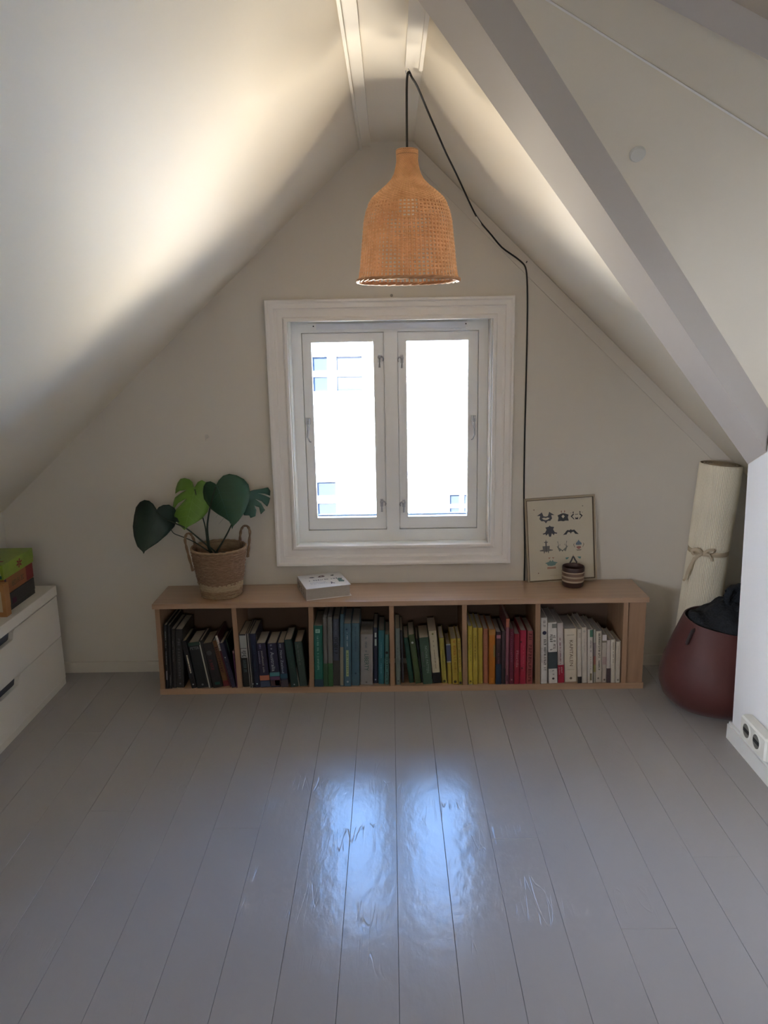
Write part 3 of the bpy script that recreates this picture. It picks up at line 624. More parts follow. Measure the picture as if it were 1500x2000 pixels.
blob([(.112,.034),(.117,.050),(.113,.058),(.122,.060),(.121,.048),(.130,.038),(.126,.034),(.119,.044),(.116,.033)]).build('picture', ink((.03,.04,.10)), lb, fix=False)
blob([(.152,.090),(.150,.052),(.170,.046),(.176,.060),(.168,.080),(.176,.096),(.160,.102)]).build('picture', ink((.06,.13,.12)), lb, fix=False)

# framed print leaning on the wall
pf = empty('framed_print', (.7325, -.036, .4005), (-.055, -.055, 0)); tag(pf, 'framed print of ten symmetrical inkblots leaning on the wall behind the striped pot', 'picture')
FW_, FH_ = .298, .372
FRM = mat('pale_gold_frame', (.40, .32, .22), .35, metal=.15)
def rim4(x0, x1, z0, z1, tt, y0, y1):
    q = MB(); q.box(x0, x1, y0, y1, z0, z0+tt); q.box(x0, x1, y0, y1, z1-tt, z1); q.box(x0, x0+tt, y0, y1, z0+tt, z1-tt); q.box(x1-tt, x1, y0, y1, z0+tt, z1-tt); return q
rim4(-FW_/2, FW_/2, 0, FH_, .007, 0, .016).build('frame', FRM, pf)
rim4(-FW_/2+.007, FW_/2-.007, .007, FH_-.007, .0035, .004, .016).build('inner_lip', mat('dark_lip', (.10, .065, .03), .5), pf)
MB().box(-FW_/2+.007, FW_/2-.007, .010, .014, .007, FH_-.007).build('paper', mat('cream_paper', (.62, .56, .44), .7, var=.03, scale=6), pf)
GY = (.075, .075, .085); DK = (.04, .04, .045); LG = (.22, .215, .20)
def blot(u, v, wd, ht, parts):
    """u,v: centre on the paper (fractions from top left); parts: list of (rgb, half outline polygons in -1..1 height, 0..1 width)"""
    X = -FW_/2+.010+u*(FW_-.020); Z = FH_-.012-v*(FH_-.024)
    root = None
    for k, (rgb, polys) in enumerate(parts):
        q = MB()
        for pl_ in polys:
            for s in (1, -1): q.add([(X+s*a*wd/2, .0095-.0003*k, Z+b*ht/2) for a, b in pl_], [tuple(range(len(pl_)))])
        o = q.build('inkblot', ink(rgb), pf, fix=False)
U = lambda x: (x-165)/1110.; V = lambda y: (y-150)/1350.
s1, s2 = .298/1150*1.0, .372/1400*1.0
blot(U(480), V(440), 290*s1, 190*s2, [(GY, [[(0,.15),(.25,.25),(.42,.95),(.58,.75),(1,.35),(.62,.35),(.72,-.2),(.5,-.6),(.2,-.6),(0,-1),(0,-.45),(.25,-.35),(.45,-.1),(.2,.0),(0,-.1)]])])
blot(U(775), V(430), 180*s1, 190*s2, [(DK, [[(0,.45),(.3,.4),(.55,.3),(1,.15),(.85,-.3),(1,-.9),(.4,-.85),(0,-.95),(0,-.45),(.3,-.1),(0,.2)]]), ((.3,.13,.1), [[(.25,.95),(.4,.8),(.3,.5),(.2,.6)]])])
blot(U(1005), V(440), 200*s1, 150*s2, [(DK, [[(.45,.9),(.65,.85),(.62,.5),(.5,.45)], [(.4,.35),(.6,.4),(1,-.1),(.7,-.5),(.4,-.95),(.45,-.6),(.75,-.15),(.5,.15)], [(0,-.5),(.25,-.35),(.2,-.85),(0,-.8)], [(0,.3),(.25,.35),(.2,.2),(0,.22)], [(.85,.8),(1,.6),(.92,.55)]])])
blot(U(542), V(675), 240*s1, 190*s2, [((.06,.06,.075), [[(0,1),(.12,.8),(.6,.7),(.45,.3),(.65,-.2),(1,-.35),(.95,-.5),(.6,-.45),(.55,-.75),(.25,-.4),(.12,-.95),(0,-.95)]])])
blot(U(897), V(705), 260*s1, 105*s2, [(DK, [[(0,.75),(.15,.45),(.45,.55),(.75,-.3),(1,-.9),(.55,-.8),(.35,-.05),(.1,-.2),(0,-.7)]])])
blot(U(468), V(935), 220*s1, 245*s2, [((.16,.15,.14), [[(0,1),(.08,.7),(.35,.62),(.1,.5),(.1,.1),(.55,.1),(.5,-.35),(1,-.45),(.95,-.55),(.4,-.6),(.35,-.95),(.15,-.6),(0,-.8)]]), (GY, [[(0,.8),(.05,.5),(.05,-.6),(0,-.7)]])])
blot(U(745), V(945), 190*s1, 180*s2, [((.20,.20,.17), [[(.75,1),(.85,.9),(.7,.4),(.8,0),(1,.1),(.75,-.4),(.55,-.95),(.2,-.7),(0,-1),(0,-.7),(.3,-.45),(.6,-.2),(.62,.3)]]), (GY, [[(.35,.55),(.5,.2),(.42,.15)], [(0,-.75),(.1,-.8),(0,-.95)]])])
blot(U(1025), V(940), 190*s1, 180*s2, [((.14,.19,.24), [[(0,1),(.15,.7),(.5,.35),(.5,.05),(0,.0)]]), ((.36,.15,.13), [[(0,-.2),(.35,-.25),(.4,-.5),(0,-.8)]]), ((.20,.19,.13), [[(.75,.45),(.95,.1),(.7,-.45),(.65,-.35),(.82,.05)], [(0,-.85),(.5,-.8),(.3,-1),(0,-1)]])])
blot(U(548), V(1215), 210*s1, 210*s2, [((.15,.24,.22), [[(0,.2),(.2,.45),(.35,.2),(1,0),(.7,-.15),(.6,-.4),(0,-.5)]]), ((.42,.25,.18), [[(.1,.9),(.5,.85),(.3,.6)], [(0,-.65),(.65,-.6),(.7,-.95),(0,-.95)]])])
blot(U(925), V(1195), 270*s1, 210*s2, [(GY, [[(0,.7),(.12,.6),(.3,.1),(.5,-.3),(.3,-.9),(.2,-.8),(.3,-.35),(.12,0),(0,.4)], [(0,-.35),(.35,-.4),(.35,-.45),(0,-.42)]]), ((.12,.26,.26), [[(.5,.55),(.95,.5),(.9,.2),(.7,.25)]]), ((.42,.25,.18), [[(0,1),(.05,.7),(0,.7)]]), ((.24,.21,.10), [[(.7,-.5),(.85,-.7),(.8,-1),(.7,-.9)]])])
for u, v in ((285, 300), (1110, 285), (320, 1380)):
    blot(U(u), V(v), .006, .006, [((.32, .2, .15) if u < 1000 else (.3, .28, .2), [[(0, 1), (.7, .7), (1, 0), (.7, -.7), (0, -1)]])])
MB().box(-.05, .03, .0092, .0096, .029, .0298).build('caption_line', ink((.42, .33, .24)), pf)

# striped pot
cup = empty('pot', (.765, -.083, .4005)); tag(cup, 'small brown and cream striped ceramic pot in front of the framed print', 'pot')
P1 = mat('pot_clay', (.20, .12, .08), .45, var=.1, scale=20); P2 = mat('pot_cream', (.44, .34, .24), .45); P3 = mat('pot_dark', (.060, .030, .026), .35)
MB().lathe([(0, 0), (.041, 0), (.044, .004), (.0455, .022)], 40).build('base_band', P3, cup, smooth=True)
MB().lathe([(.0455, .022), (.047, .026), (.0455, .030)], 40).build('stripe', P2, cup, smooth=True)
MB().lathe([(.0455, .030), (.0465, .038), (.0460, .041)], 40).build('body_band', P1, cup, smooth=True)
MB().lathe([(.0460, .041), (.0478, .045), (.0462, .049)], 40).build('stripe', P2, cup, smooth=True)
MB().lathe([(.0462, .049), (.047, .057), (.0465, .061)], 40).build('body_band', P1, cup, smooth=True)
MB().lathe([(.0465, .061), (.0485, .0645), (.0465, .067)], 40).build('stripe', P2, cup, smooth=True)
MB().lathe([(.0465, .067), (.0470, .078), (.0465, .084), (.045, .086), (.0435, .084), (.043, .060), (.040, .010), (0, .006)], 40).build('rim_band', P3, cup, smooth=True)

# ------------------------------------------------------------------ basket and plant
bk = empty('basket', (-.722, -.128, .4005)); tag(bk, 'woven seagrass basket with two loop handles and a pale band, holding the plant', 'basket')
SG1 = mat('seagrass_brown', (.20, .115, .065), .8, col2=(.34, .215, .135), scale=55, stretch=(1, 1, 5), bump=.3, bscale=180)
SG2 = mat('seagrass_pale', (.42, .31, .18), .8, col2=(.52, .40, .25), scale=55, stretch=(1, 1, 5), bump=.3, bscale=180)
SG3 = mat('seagrass_mid', (.27, .175, .095), .8, col2=(.40, .28, .17), scale=55, stretch=(1, 1, 5), bump=.3, bscale=180)
def brad(z): return .079 + (.112-.079)*(z/.205)**.85
def coils(z0, z1, name, mt, seed):
    q = MB(); z = z0; k = 0; rr = random.Random(seed)
    while z < z1-.001:
        ph = rr.random()*6; N = 84; a = rr.uniform(.0008, .0018); p0 = rr.uniform(.8, 1.2)
        pts = [((brad(z)+a*math.sin(7*t_+ph)+.0011*math.sin(31*t_+ph*3))*math.cos(t_), (brad(z)+a*math.sin(7*t_+ph)+.0011*math.sin(31*t_+ph*3))*math.sin(t_), z+.0012*math.sin(3*t_+ph)) for t_ in (2*math.pi*i/N for i in range(N))]
        q.tube(pts, [(.0038+.0009*math.sin(17*i*.0748+ph*5))*p0 for i in range(N)], 6, closed=True); z += .0062; k += 1
    return q.build(name, mt, bk, smooth=True)
coils(.004, .036, 'lower_weave', SG3, 1)
coils(.036, .062, 'pale_band', SG2, 2)
coils(.062, .200, 'upper_weave', SG1, 3)
MB().lathe([(0, .002), (.077, .002), (brad(.06)-.002, .06), (brad(.19)-.003, .19), (brad(.2)-.006, .2), (brad(.1)-.008, .1), (.07, .008), (0, .008)], 40).build('lining', SG3, bk, smooth=True)
q = MB(); q.tube([((brad(.203)+.0008*math.sin(20*a))*math.cos(a), (brad(.203)+.0008*math.sin(20*a))*math.sin(a), .204+.0012*math.sin(23*a)) for a in (2*math.pi*i/72 for i in range(72))], .0052, 8, closed=True)
q.build('rim', SG3, bk, smooth=True)
HND = mat('handle_fibre', (.17, .10, .055), .7, col2=(.26, .17, .10), scale=40, bump=.3, bscale=150)
def handle(pts):
    # two strands plaited round each other along the path
    P = [Vector(p) for p in pts]; S = []
    for i in range(len(P)-1):
        for k in range(6): 
            u = k/6; S.append(P[i].lerp(P[i+1], u))
    S.append(P[-1])
    for _ in range(4): S = [S[0]] + [(S[i-1]+S[i]*2+S[i+1])/4 for i in range(1, len(S)-1)] + [S[-1]]
    q = MB()
    for ph in (0, math.pi):
        q.tube([p+Vector((.0022*math.cos(i*.8+ph), .0022*math.sin(i*.8+ph), 0)) for i, p in enumerate(S)], .0042, 6)
    q.build('handle', HND, bk, smooth=True)
handle([(-.098, -.062, .120), (-.114, -.056, .190), (-.127, -.045, .248), (-.122, -.030, .272), (-.108, -.015, .268), (-.098, -.001, .232), (-.100, .012, .190), (-.097, .020, .130)])
handle([(.113, .030, .150), (.120, .036, .200), (.128, .036, .262), (.120, .034, .284), (.104, .034, .286), (.090, .034, .268), (.083, .036, .225), (.086, .058, .175)])

plant = empty('monstera', (-.722, -.128, .560)); tag(plant, 'young monstera with four big leaves in the woven basket, one leaf lime green', 'plant')
def lmat(name, a, b, rough=.55):
    return mat(name, a, rough, col2=b, scale=9, bump=.05, bscale=25)
LEAF_D = lmat('leaf_dark', (.006, .022, .014), (.012, .036, .022)); LEAF_G = lmat('leaf_lime', (.11, .24, .025), (.17, .34, .045), .45)
LEAF_M = lmat('leaf_deep', (.012, .050, .024), (.022, .080, .038)); LEAF_B = lmat('leaf_blue_green', (.020, .075, .055), (.032, .10, .075))
STEM = mat('stem', (.014, .030, .016), .5)
LV = {"leaf1": [[-0.9658, 0.7683], [-0.958, 0.7786], [-0.9412, 0.7858], [-0.9206, 0.7841], [-0.9035, 0.7673], [-0.8974, 0.7436], [-0.8992, 0.7152], [-0.9097, 0.6867], [-0.9352, 0.6584], [-0.965, 0.6349], [-0.9944, 0.6184], [-1.0082, 0.609], [-1.0138, 0.5985], [-1.0185, 0.6092], [-1.0402, 0.6288], [-1.0603, 0.6651], [-1.0722, 0.6987], [-1.0726, 0.7368], [-1.0659, 0.7698], [-1.0444, 0.794], [-1.0203, 0.8054], [-0.9974, 0.8041], [-0.9799, 0.7921], [-0.9698, 0.7754]], "leaf2": [[-0.8166, 0.8501], [-0.823, 0.8714], [-0.8385, 0.8825], [-0.8616, 0.8848], [-0.8853, 0.8781], [-0.9022, 0.8585], [-0.9121, 0.8326], [-0.9126, 0.8145], [-0.889, 0.8299], [-0.8524, 0.8383], [-0.8802, 0.8226], [-0.9118, 0.8002], [-0.9179, 0.7827], [-0.9186, 0.7611], [-0.9165, 0.7515], [-0.8926, 0.7823], [-0.8506, 0.806], [-0.8739, 0.782], [-0.9123, 0.7457], [-0.9058, 0.7321], [-0.893, 0.7151], [-0.8708, 0.6968], [-0.8539, 0.684], [-0.8378, 0.6973], [-0.8086, 0.7114], [-0.7841, 0.7254], [-0.7637, 0.7492], [-0.7545, 0.7825], [-0.756, 0.8302], [-0.7626, 0.8705], [-0.7818, 0.8816], [-0.7996, 0.8734], [-0.81, 0.8571]], "leaf3": [[-0.7123, 0.8703], [-0.7187, 0.8764], [-0.7365, 0.8837], [-0.7559, 0.8793], [-0.77, 0.861], [-0.7774, 0.8332], [-0.7761, 0.8052], [-0.7614, 0.7862], [-0.7397, 0.7671], [-0.7128, 0.7549], [-0.6814, 0.7426], [-0.6591, 0.7305], [-0.6483, 0.7185], [-0.6449, 0.6985], [-0.6395, 0.7112], [-0.6175, 0.7322], [-0.5975, 0.7602], [-0.5865, 0.7929], [-0.5844, 0.8302], [-0.592, 0.8582], [-0.6089, 0.8817], [-0.6351, 0.9006], [-0.6619, 0.9098], [-0.685, 0.905], [-0.702, 0.8878]], "leaf4": [[-0.5977, 0.8162], [-0.5899, 0.8303], [-0.5733, 0.8339], [-0.522, 0.8331], [-0.5134, 0.8173], [-0.5134, 0.7982], [-0.5325, 0.8104], [-0.5578, 0.8179], [-0.5283, 0.8008], [-0.5124, 0.79], [-0.5157, 0.7719], [-0.521, 0.76], [-0.5432, 0.7843], [-0.5683, 0.7966], [-0.5437, 0.7747], [-0.5286, 0.7481], [-0.5448, 0.7339], [-0.5513, 0.7629], [-0.5697, 0.7713], [-0.5612, 0.7534], [-0.5648, 0.7294], [-0.5849, 0.7234], [-0.589, 0.7346], [-0.6116, 0.7349], [-0.6191, 0.7687], [-0.6102, 0.8021]], "leaf5": [[-0.9037, 0.7271], [-0.8952, 0.7342], [-0.8838, 0.7316], [-0.8748, 0.7147], [-0.8896, 0.7159], [-0.8938, 0.7102], [-0.9001, 0.7127]]}
def leaf(key, name, mt, base_y, tx, tz, curl, axis, vein, label=None):
    """leaf blade from its outline: tilted (tx, tz slopes of y over x, z), cupped along its midrib, with real thickness"""
    pts = LV[key]; cx = sum(p[0] for p in pts)/len(pts); cz = sum(p[1] for p in pts)/len(pts)
    (ax, az), (bx, bz) = axis
    dx, dz = bx-ax, bz-az; L_ = math.hypot(dx, dz); nx, nz = -dz/L_, dx/L_
    def Y(x, z):
        d = (x-ax)*nx + (z-az)*nz
        u = ((x-ax)*dx + (z-az)*dz)/L_/L_
        return base_y + tx*(x-cx) + tz*(z-cz) + curl*d*d*14 + .006*math.sin(u*5) - .0035*math.exp(-(d/.004)**2)*0
    # fine grid fill through bmesh triangulation and subdivision
    me = bpy.data.meshes.new(name); bm = bmesh.new()
    vs = [bm.verts.new((p[0], 0, p[1])) for p in pts]
    for tri in tessellate_polygon([[Vector((p[0], p[1], 0)) for p in pts]]): bm.faces.new([vs[i_] for i_ in tri])
    for _ in range(3):
        bmesh.ops.subdivide_edges(bm, edges=[e for e in bm.edges if e.calc_length() > .012], cuts=1)
        bmesh.ops.triangulate(bm, faces=bm.faces[:])
    for v in bm.verts: v.co.y = Y(v.co.x, v.co.z)
    bmesh.ops.recalc_face_normals(bm, faces=bm.faces)
    bm.to_mesh(me); bm.free()
    me.polygons.foreach_set('use_smooth', [True]*len(me.polygons)); me.materials.append(mt)
    o = bpy.data.objects.new(name, me); C.objects.link(o)
    so = o.modifiers.new('thick', 'SOLIDIFY'); so.thickness = .0012; so.offset = 0
    o.parent = plant; o.matrix_parent_inverse = Matrix.Translation(plant.location).inverted()
    # midrib and side veins as slight raised ridges
    q = MB()
    q.tube([(ax+dx*u, Y(ax+dx*u, az+dz*u)-.001, az+dz*u) for u in [k/8 for k in range(9)]], [.0013*(1-.08*k) for k in range(9)], 6)
    for k in range(1, 5):
        u = k*.17
        for s in (1, -1):
            px, pz = ax+dx*u, az+dz*u
            ln = L_*.34*(1-.4*abs(u-.3))
            ex, ez = px+s*nx*ln+dx/L_*ln*.5, pz+s*nz*ln+dz/L_*ln*.5
            if vein: q.tube([(px+(ex-px)*w_, Y(px+(ex-px)*w_, pz+(ez-pz)*w_)-.0009, pz+(ez-pz)*w_) for w_ in (0, .33, .66, 1)], [.0006, .0005, .0004, .0002], 5)
    vo = q.build('vein', vein if vein else mt, o, smooth=True)
    if label: o['label'] = label
    return o
leaf('leaf1', 'leaf', LEAF_D, -.150, .25, .30, .5, ((-.9665, .765), (-1.0135, .602)), None, 'nearly black heart shaped leaf')
leaf('leaf2', 'leaf', LEAF_G, -.100, -.2, .35, .4, ((-.8110, .848), (-.853, .688)), mat('vein_lime', (.20, .36, .07), .5), 'lime green leaf with two slits')
leaf('leaf3', 'leaf', LEAF_M, -.160, -.15, .30, .45, ((-.7110, .868), (-.6455, .703)), LEAF_B, 'dark green heart shaped leaf')
leaf('leaf4', 'leaf', LEAF_B, -.090, .3, .25, .5, ((-.600, .815), (-.575, .735)), None, 'blue green leaf with slits')
leaf('leaf5', 'young_leaf', LEAF_D, -.130, 0, .2, 0, ((-.905, .724), (-.878, .722)), None)
def stem(pts, r):
    P = [Vector(p) for p in pts]; S = []
    for i in range(len(P)-1):
        for k in range(4): S.append(P[i].lerp(P[i+1], k/4))
    S.append(P[-1])
    for _ in range(3): S = [S[0]] + [(S[i-1]+S[i]*2+S[i+1])/4 for i in range(1, len(S)-1)] + [S[-1]]
    o = MB().tube(S, [r*(.75+.5*i/len(S)) for i in range(len(S))], 8).build('stem', STEM, plant, smooth=True)
    o.matrix_parent_inverse = Matrix.Translation(plant.location).inverted()
stem([(-.966, -.146, .762), (-.935, -.150, .735), (-.8783, -.146, .7076), (-.8425, -.14, .688), (-.799, -.138, .6441), (-.735, -.13, .585), (-.722, -.128, .565)], .0033)
stem([(-.9128, -.140, .690), (-.9027, -.14, .6672), (-.8662, -.14, .6546), (-.8164, -.14, .6311), (-.7674, -.135, .592), (-.735, -.13, .57)], .0022)
stem([(-.812, -.098, .845), (-.800, -.090, .770), (-.7865, -.10, .7254), (-.7769, -.11, .694), (-.7712, -.12, .66), (-.7690, -.125, .6017), (-.750, -.125, .565)], .0030)
stem([(-.712, -.155, .865), (-.735, -.150, .800), (-.7456, -.148, .7638), (-.7586, -.147, .707), (-.7620, -.14, .6689), (-.7600, -.135, .6016), (-.745, -.128, .565)], .0042)
stem([(-.600, -.088, .812), (-.620, -.10, .755), (-.659, -.115, .709), (-.683, -.118, .6613), (-.7065, -.12, .6229), (-.7325, -.125, .5844), (-.738, -.128, .565)], .0034)
so_ = MB().lathe([(0, -.004), (.05, -.003), (.088, -.006), (.092, -.030), (0, -.030)], 28)
so_.v = [(x, y, z+.003*math.sin(x*90)*math.cos(y*110)) for x, y, z in so_.v]
so_.build('soil', mat('soil', (.012, .009, .007), .95, bump=.5, bscale=120), plant)
po = MB().lathe([(0, -.135), (.068, -.135), (.094, -.002), (.090, -.002), (.064, -.131), (0, -.131)], 32).build('inner_pot', mat('pot_black', (.02, .018, .016), .5), plant)

# ------------------------------------------------------------------ pendant lamp
lp = empty('pendant_lamp', (.060, -.848, 2.165)); tag(lp, 'woven rattan bell pendant lamp hanging on a black cord from a ceiling hook', 'lamp')
RAT = mat('rattan', (.62, .34, .17), .42, col2=(.80, .49, .27), scale=30, stretch=(1, 1, 1), bump=.05, bscale=120)
RAT2 = mat('rattan_rim', (.34, .17, .085), .5, col2=(.45, .25, .13), scale=30)
ZT = 1.967 - 2.165                     # top of the shade in lamp space
PR = [(0, .0285), (.013, .0285), (.029, .0275), (.048, .031), (.065, .036), (.081, .0455), (.097, .062), (.113, .0825), (.130, .102), (.146, .112), (.165, .1205), (.194, .1275), (.227, .131), (.275, .136), (.324, .141), (.350, .146), (.362, .149)]
def prad(d):
    for (a, ra), (b, rb) in zip(PR, PR[1:]):
        if d <= b: 
            u = (d-a)/(b-a); return ra+(rb-ra)*u
    return PR[-1][1]
NS = 66
q = MB()
ds = [i*.362/44 for i in range(45)]
for s in range(NS):
    a = 2*math.pi*s/NS
    for da in (-.0095, .0095):
        rr_ = [max(.0009, min(.00135, prad(d)*2*math.pi/NS*.17)) for d in ds]
        q.tube([((prad(d))*math.cos(a+da*min(1, .13/prad(d))), (prad(d))*math.sin(a+da*min(1, .13/prad(d))), ZT-d) for d in ds], rr_, 4)
o = q.build('stakes', RAT, lp); o['kind'] = 'stuff'
q = MB()
def weft(d, r, row, N=NS*2):
    P = []
    for i in range(N):
        a = 2*math.pi*i/N; k = (1 if (i//2+row) % 2 else -1) if i % 2 == 0 else 0
        R_ = prad(d)+(.0022 if d < .15 else .0017)*k; P.append((R_*math.cos(a), R_*math.sin(a), ZT-d))
    q.tube(P, r, 4, closed=True)
d = .002; row = 0
while d < .149: weft(d, .00185, row); d += .0034; row += 1
o = q.build('dense_weave', RAT, lp); o['kind'] = 'stuff'
q = MB(); row = 0; d = .158
while d < .345:
    weft(d-.0014, .0013, row); weft(d+.0014, .0013, row+1); d += .0115 if d > .19 else .0098; row += 1
o = q.build('open_weave', RAT, lp); o['kind'] = 'stuff'
q = MB()
for ph in range(3):
    q.tube([((.1495+.0032*math.cos(i*.42+ph*2.094))*math.cos(2*math.pi*i/180), (.1495+.0032*math.cos(i*.42+ph*2.094))*math.sin(2*math.pi*i/180), ZT-.359+.0032*math.sin(i*.42+ph*2.094)) for i in range(180)], .0031, 6, closed=True)
q.build('rim', RAT2, lp, smooth=True)
q = MB(); q.tube([(.0297*math.cos(2*math.pi*i/40), .0297*math.sin(2*math.pi*i/40), ZT-.001) for i in range(40)], .0022, 6, closed=True)
q.tube([(.0297*math.cos(2*math.pi*i/40), .0297*math.sin(2*math.pi*i/40), ZT-.0135) for i in range(40)], .0016, 6, closed=True)
q.build('collar', RAT2, lp, smooth=True)
MB().lathe([(0, ZT+.002), (.006, ZT+.002), (.012, ZT-.006), (.020, ZT-.02), (.021, ZT-.07), (.016, ZT-.085), (0, ZT-.085)], 20).build('bulb_socket', BLACK, lp, smooth=True)
BULB = mat('bulb_glass', (.75, .73, .70), .06, spec=.8)
MB().lathe([(.013, ZT-.084), (.0135, ZT-.098), (.020, ZT-.115), (.0285, ZT-.135), (.030, ZT-.150), (.0265, ZT-.166), (.016, ZT-.177), (0, ZT-.180)], 24).build('light_bulb', BULB, lp, smooth=True)
# cord: up to the hook, over it, away to the nail on the gable and down behind the print
def wpt(x, y, z): return (x-.060, y+.848, z-2.165)
CORD = [(.060, -.848, 1.965), (.060, -.848, 2.05), (.0605, -.848, 2.12), (.0615, -.849, 2.150), (.0640, -.850, 2.168), (.0690, -.850, 2.170), (.0745, -.846, 2.156)]
CORD2 = [(0.0915, -0.8, 2.1502), (0.1265, -0.68, 2.1133), (0.1653, -0.55, 2.0786), (0.2025, -0.42, 2.0445), (0.2437, -0.3, 2.0104), (0.3043, -0.15, 1.9398), (0.3349, -0.1, 1.8958), (0.3647, -0.065, 1.8648), (0.4054, -0.045, 1.827), (0.4482, -0.03, 1.7784), (0.5007, -0.02, 1.7477), (0.5328, -0.012, 1.7246), (0.5477, -0.01, 1.7089), (0.555, -0.009, 1.6698), (0.5606, -0.0045, 1.5513), (0.5613, -0.0045, 1.3488), (0.5603, -0.0045, 1.034), (0.562, -0.0045, 0.772), (0.57, -0.0045, 0.6147), (0.5732, -0.0045, 0.4773), (0.5729, -0.0045, 0.396)]
CORD_GLINTS = [((0.2813, -0.19, 1.9674), (0.3063, -0.149, 1.9381)), ((0.3415, -0.094, 1.8892), (0.3646, -0.066, 1.8647))]  # light glints on the cord, built as short white tubes
def smoothp(P, it=2, sub=3):
    P = [Vector(p) for p in P]; S = []
    for i in range(len(P)-1):
        for k in range(sub): S.append(P[i].lerp(P[i+1], k/sub))
    S.append(P[-1])
    for _ in range(it): S = [S[0]] + [(S[i-1]+S[i]*2+S[i+1])/4 for i in range(1, len(S)-1)] + [S[-1]]
    return S
MB().tube(smoothp([wpt(*p) for p in CORD+CORD2]), .0033, 8).build('cord', CABLE, lp, smooth=True)
for a, b in CORD_GLINTS:
    MB().tube([tuple(Vector(wpt(*Vector(a).lerp(Vector(b), k/3)))+Vector((-.0016, -.001, -.0016))) for k in range(4)], .0029, 8).build('cord_glint', mat('glint_white', (.75, .70, .62), .4), lp, smooth=True)['label'] = 'white light glint shaped as a short tube on the black cord'
hkm = MB().tube(smoothp([wpt(.0655, -.850, 2.181), wpt(.0655, -.850, 2.175), wpt(.0715, -.850, 2.172), wpt(.0705, -.850, 2.162), wpt(.0650, -.850, 2.159), wpt(.0590, -.850, 2.164), wpt(.0585, -.850, 2.173)]), .0012, 6).build('ceiling_hook', METAL, lp, smooth=True)
nl = MB().tube([wpt(.551, .0, 1.722), wpt(.551, -.020, 1.727)], .0022, 8)
nl.build('nail', BLACK, lp)

# ------------------------------------------------------------------ left: drawer unit and game boxes
du = empty('drawer_unit', (-1.425, -.12, 0)); tag(du, 'white low chest of two wide drawers with notched handles, at the left wall', 'chest')
Yb = -.92
c_ = MB(); c_.box(-.243, -.019, Yb, -.001, .028, .4035)
c_.build('carcass', mat('cabinet_inside', (.10, .09, .08), .7), du)
MB().box(-.243, -.0195, -.001, 0, .028, .4035).build('end_panel', CABW, du)
MB().cbox(-.243, .002, Yb-.002, .002, .4035, .445, .0015).build('top', CABW, du)
MB().box(-.22, -.002, Yb, 0, 0, .0275).build('plinth', CABW, du)
def drawer(z0, z1):
    nz = z1-.034; a, b = -.380, -.548
    poly = [(-.0015, z0), (-.0015, z1), (a, z1), (a-.006, z1-.004), (a-.022, nz+.003), (a-.030, nz), (b+.030-.02, nz), (b+.002-.02, nz+.003), (b-.026, z1-.004), (b-.034, z1), (Yb+.0015, z1), (Yb+.0015, z0)]
    q = MB(); 
    # front board with the notch: split in three convex pieces
    q.prism([(-.0015, z0), (-.0015, z1), (a, z1), (a-.012, z1-.008), (a-.022, nz+.002), (a-.030, nz), (a-.030, z0)], 'x', -.018, 0)
    q.prism([(a-.030, z0), (a-.030, nz), (b+.010, nz), (b+.010, z0)], 'x', -.018, 0)
    q.prism([(b+.010, z0), (b+.010, nz), (b+.002, nz+.002), (b-.008, z1-.008), (b-.020, z1), (Yb+.0015, z1), (Yb+.0015, z0)], 'x', -.018, 0)
    o = q.build('drawer', CABW, du)
    MB().box(-.0188, -.0182, b-.02, a, nz-.004, z1).build('handle_recess', mat('recess_metal', (.05, .055, .075), .4), o)
drawer(.0305, .2165); drawer(.2205, .3985)
def gbox(name, label, x0, x1, y0, y1, z0, z1, mt, rot=0):
    root = empty(name, (x1, y0, z0), (0, 0, rot)); tag(root, label, 'board game', 'board game boxes stacked on the drawer unit')
    W, Dp, H = x1-x0, y1-y0, z1-z0
    MB().cbox(-W, 0, 0, Dp, 0, H*.30+.001, .001).build('tray', mt, root)
    MB().cbox(-W-.0012, .0012, -.0012, Dp+.0012, H*.28, H, .001).build('lid', mt, root)
    return root
G_BLK = mat('card_black', (.010, .010, .013), .35); G_ORG = mat('card_orange', (.36, .095, .028), .45, var=.25, scale=14, col2=(.24, .10, .03))
G_GRN = mat('card_green', (.17, .27, .022), .4, col2=(.26, .35, .03), scale=12); G_TAN = mat('card_tan', (.36, .14, .035), .45, col2=(.42, .24, .10), scale=10)
b1 = gbox('game_box', 'black board game box at the bottom of the stack on the white drawers', -1.655, -1.467, -.452, -.217, .4455, .512, G_BLK)
MB().box(.0013, .0016, .045, .075, .020, .042).build('emblem', ink((.07, .012, .04)), b1)
b2 = gbox('game_box', 'orange board game box in the middle of the stack', -1.655, -1.469, -.447, -.212, .5125, .576, G_ORG)
MB().box(.0013, .0016, .0, .013, .004, .062).build('side_stripe', ink((.05, .015, .06)), b2)
q = MB(); glyphs(q, 7, 3, lambda u, v: (.0018, .055+.10*u, .020+.020*v)); q.build('title', ink((.12, .10, .05)), b2, fix=False)['kind'] = 'stuff'
MB().box(.0013, .0016, .175, .234, .004, .062).build('side_picture', ink((.22, .03, .03)), b2)
b3 = gbox('game_box', 'lime green board game box with red flower, on top of the stack', -1.655, -1.465, -.455, -.205, .5765, .634, G_GRN)
fl = MB()
for k in range(6):
    a = k*math.pi/3+.3; c0 = (.128, .030); fl.add([(.0020, c0[0]+.004*math.cos(a-.8), c0[1]+.004*math.sin(a-.8)), (.0020, c0[0]+.022*math.cos(a-.25), c0[1]+.017*math.sin(a-.25)), (.0020, c0[0]+.024*math.cos(a+.15), c0[1]+.018*math.sin(a+.15)), (.0020, c0[0]+.004*math.cos(a+.8), c0[1]+.004*math.sin(a+.8))], [(0, 1, 2, 3)])
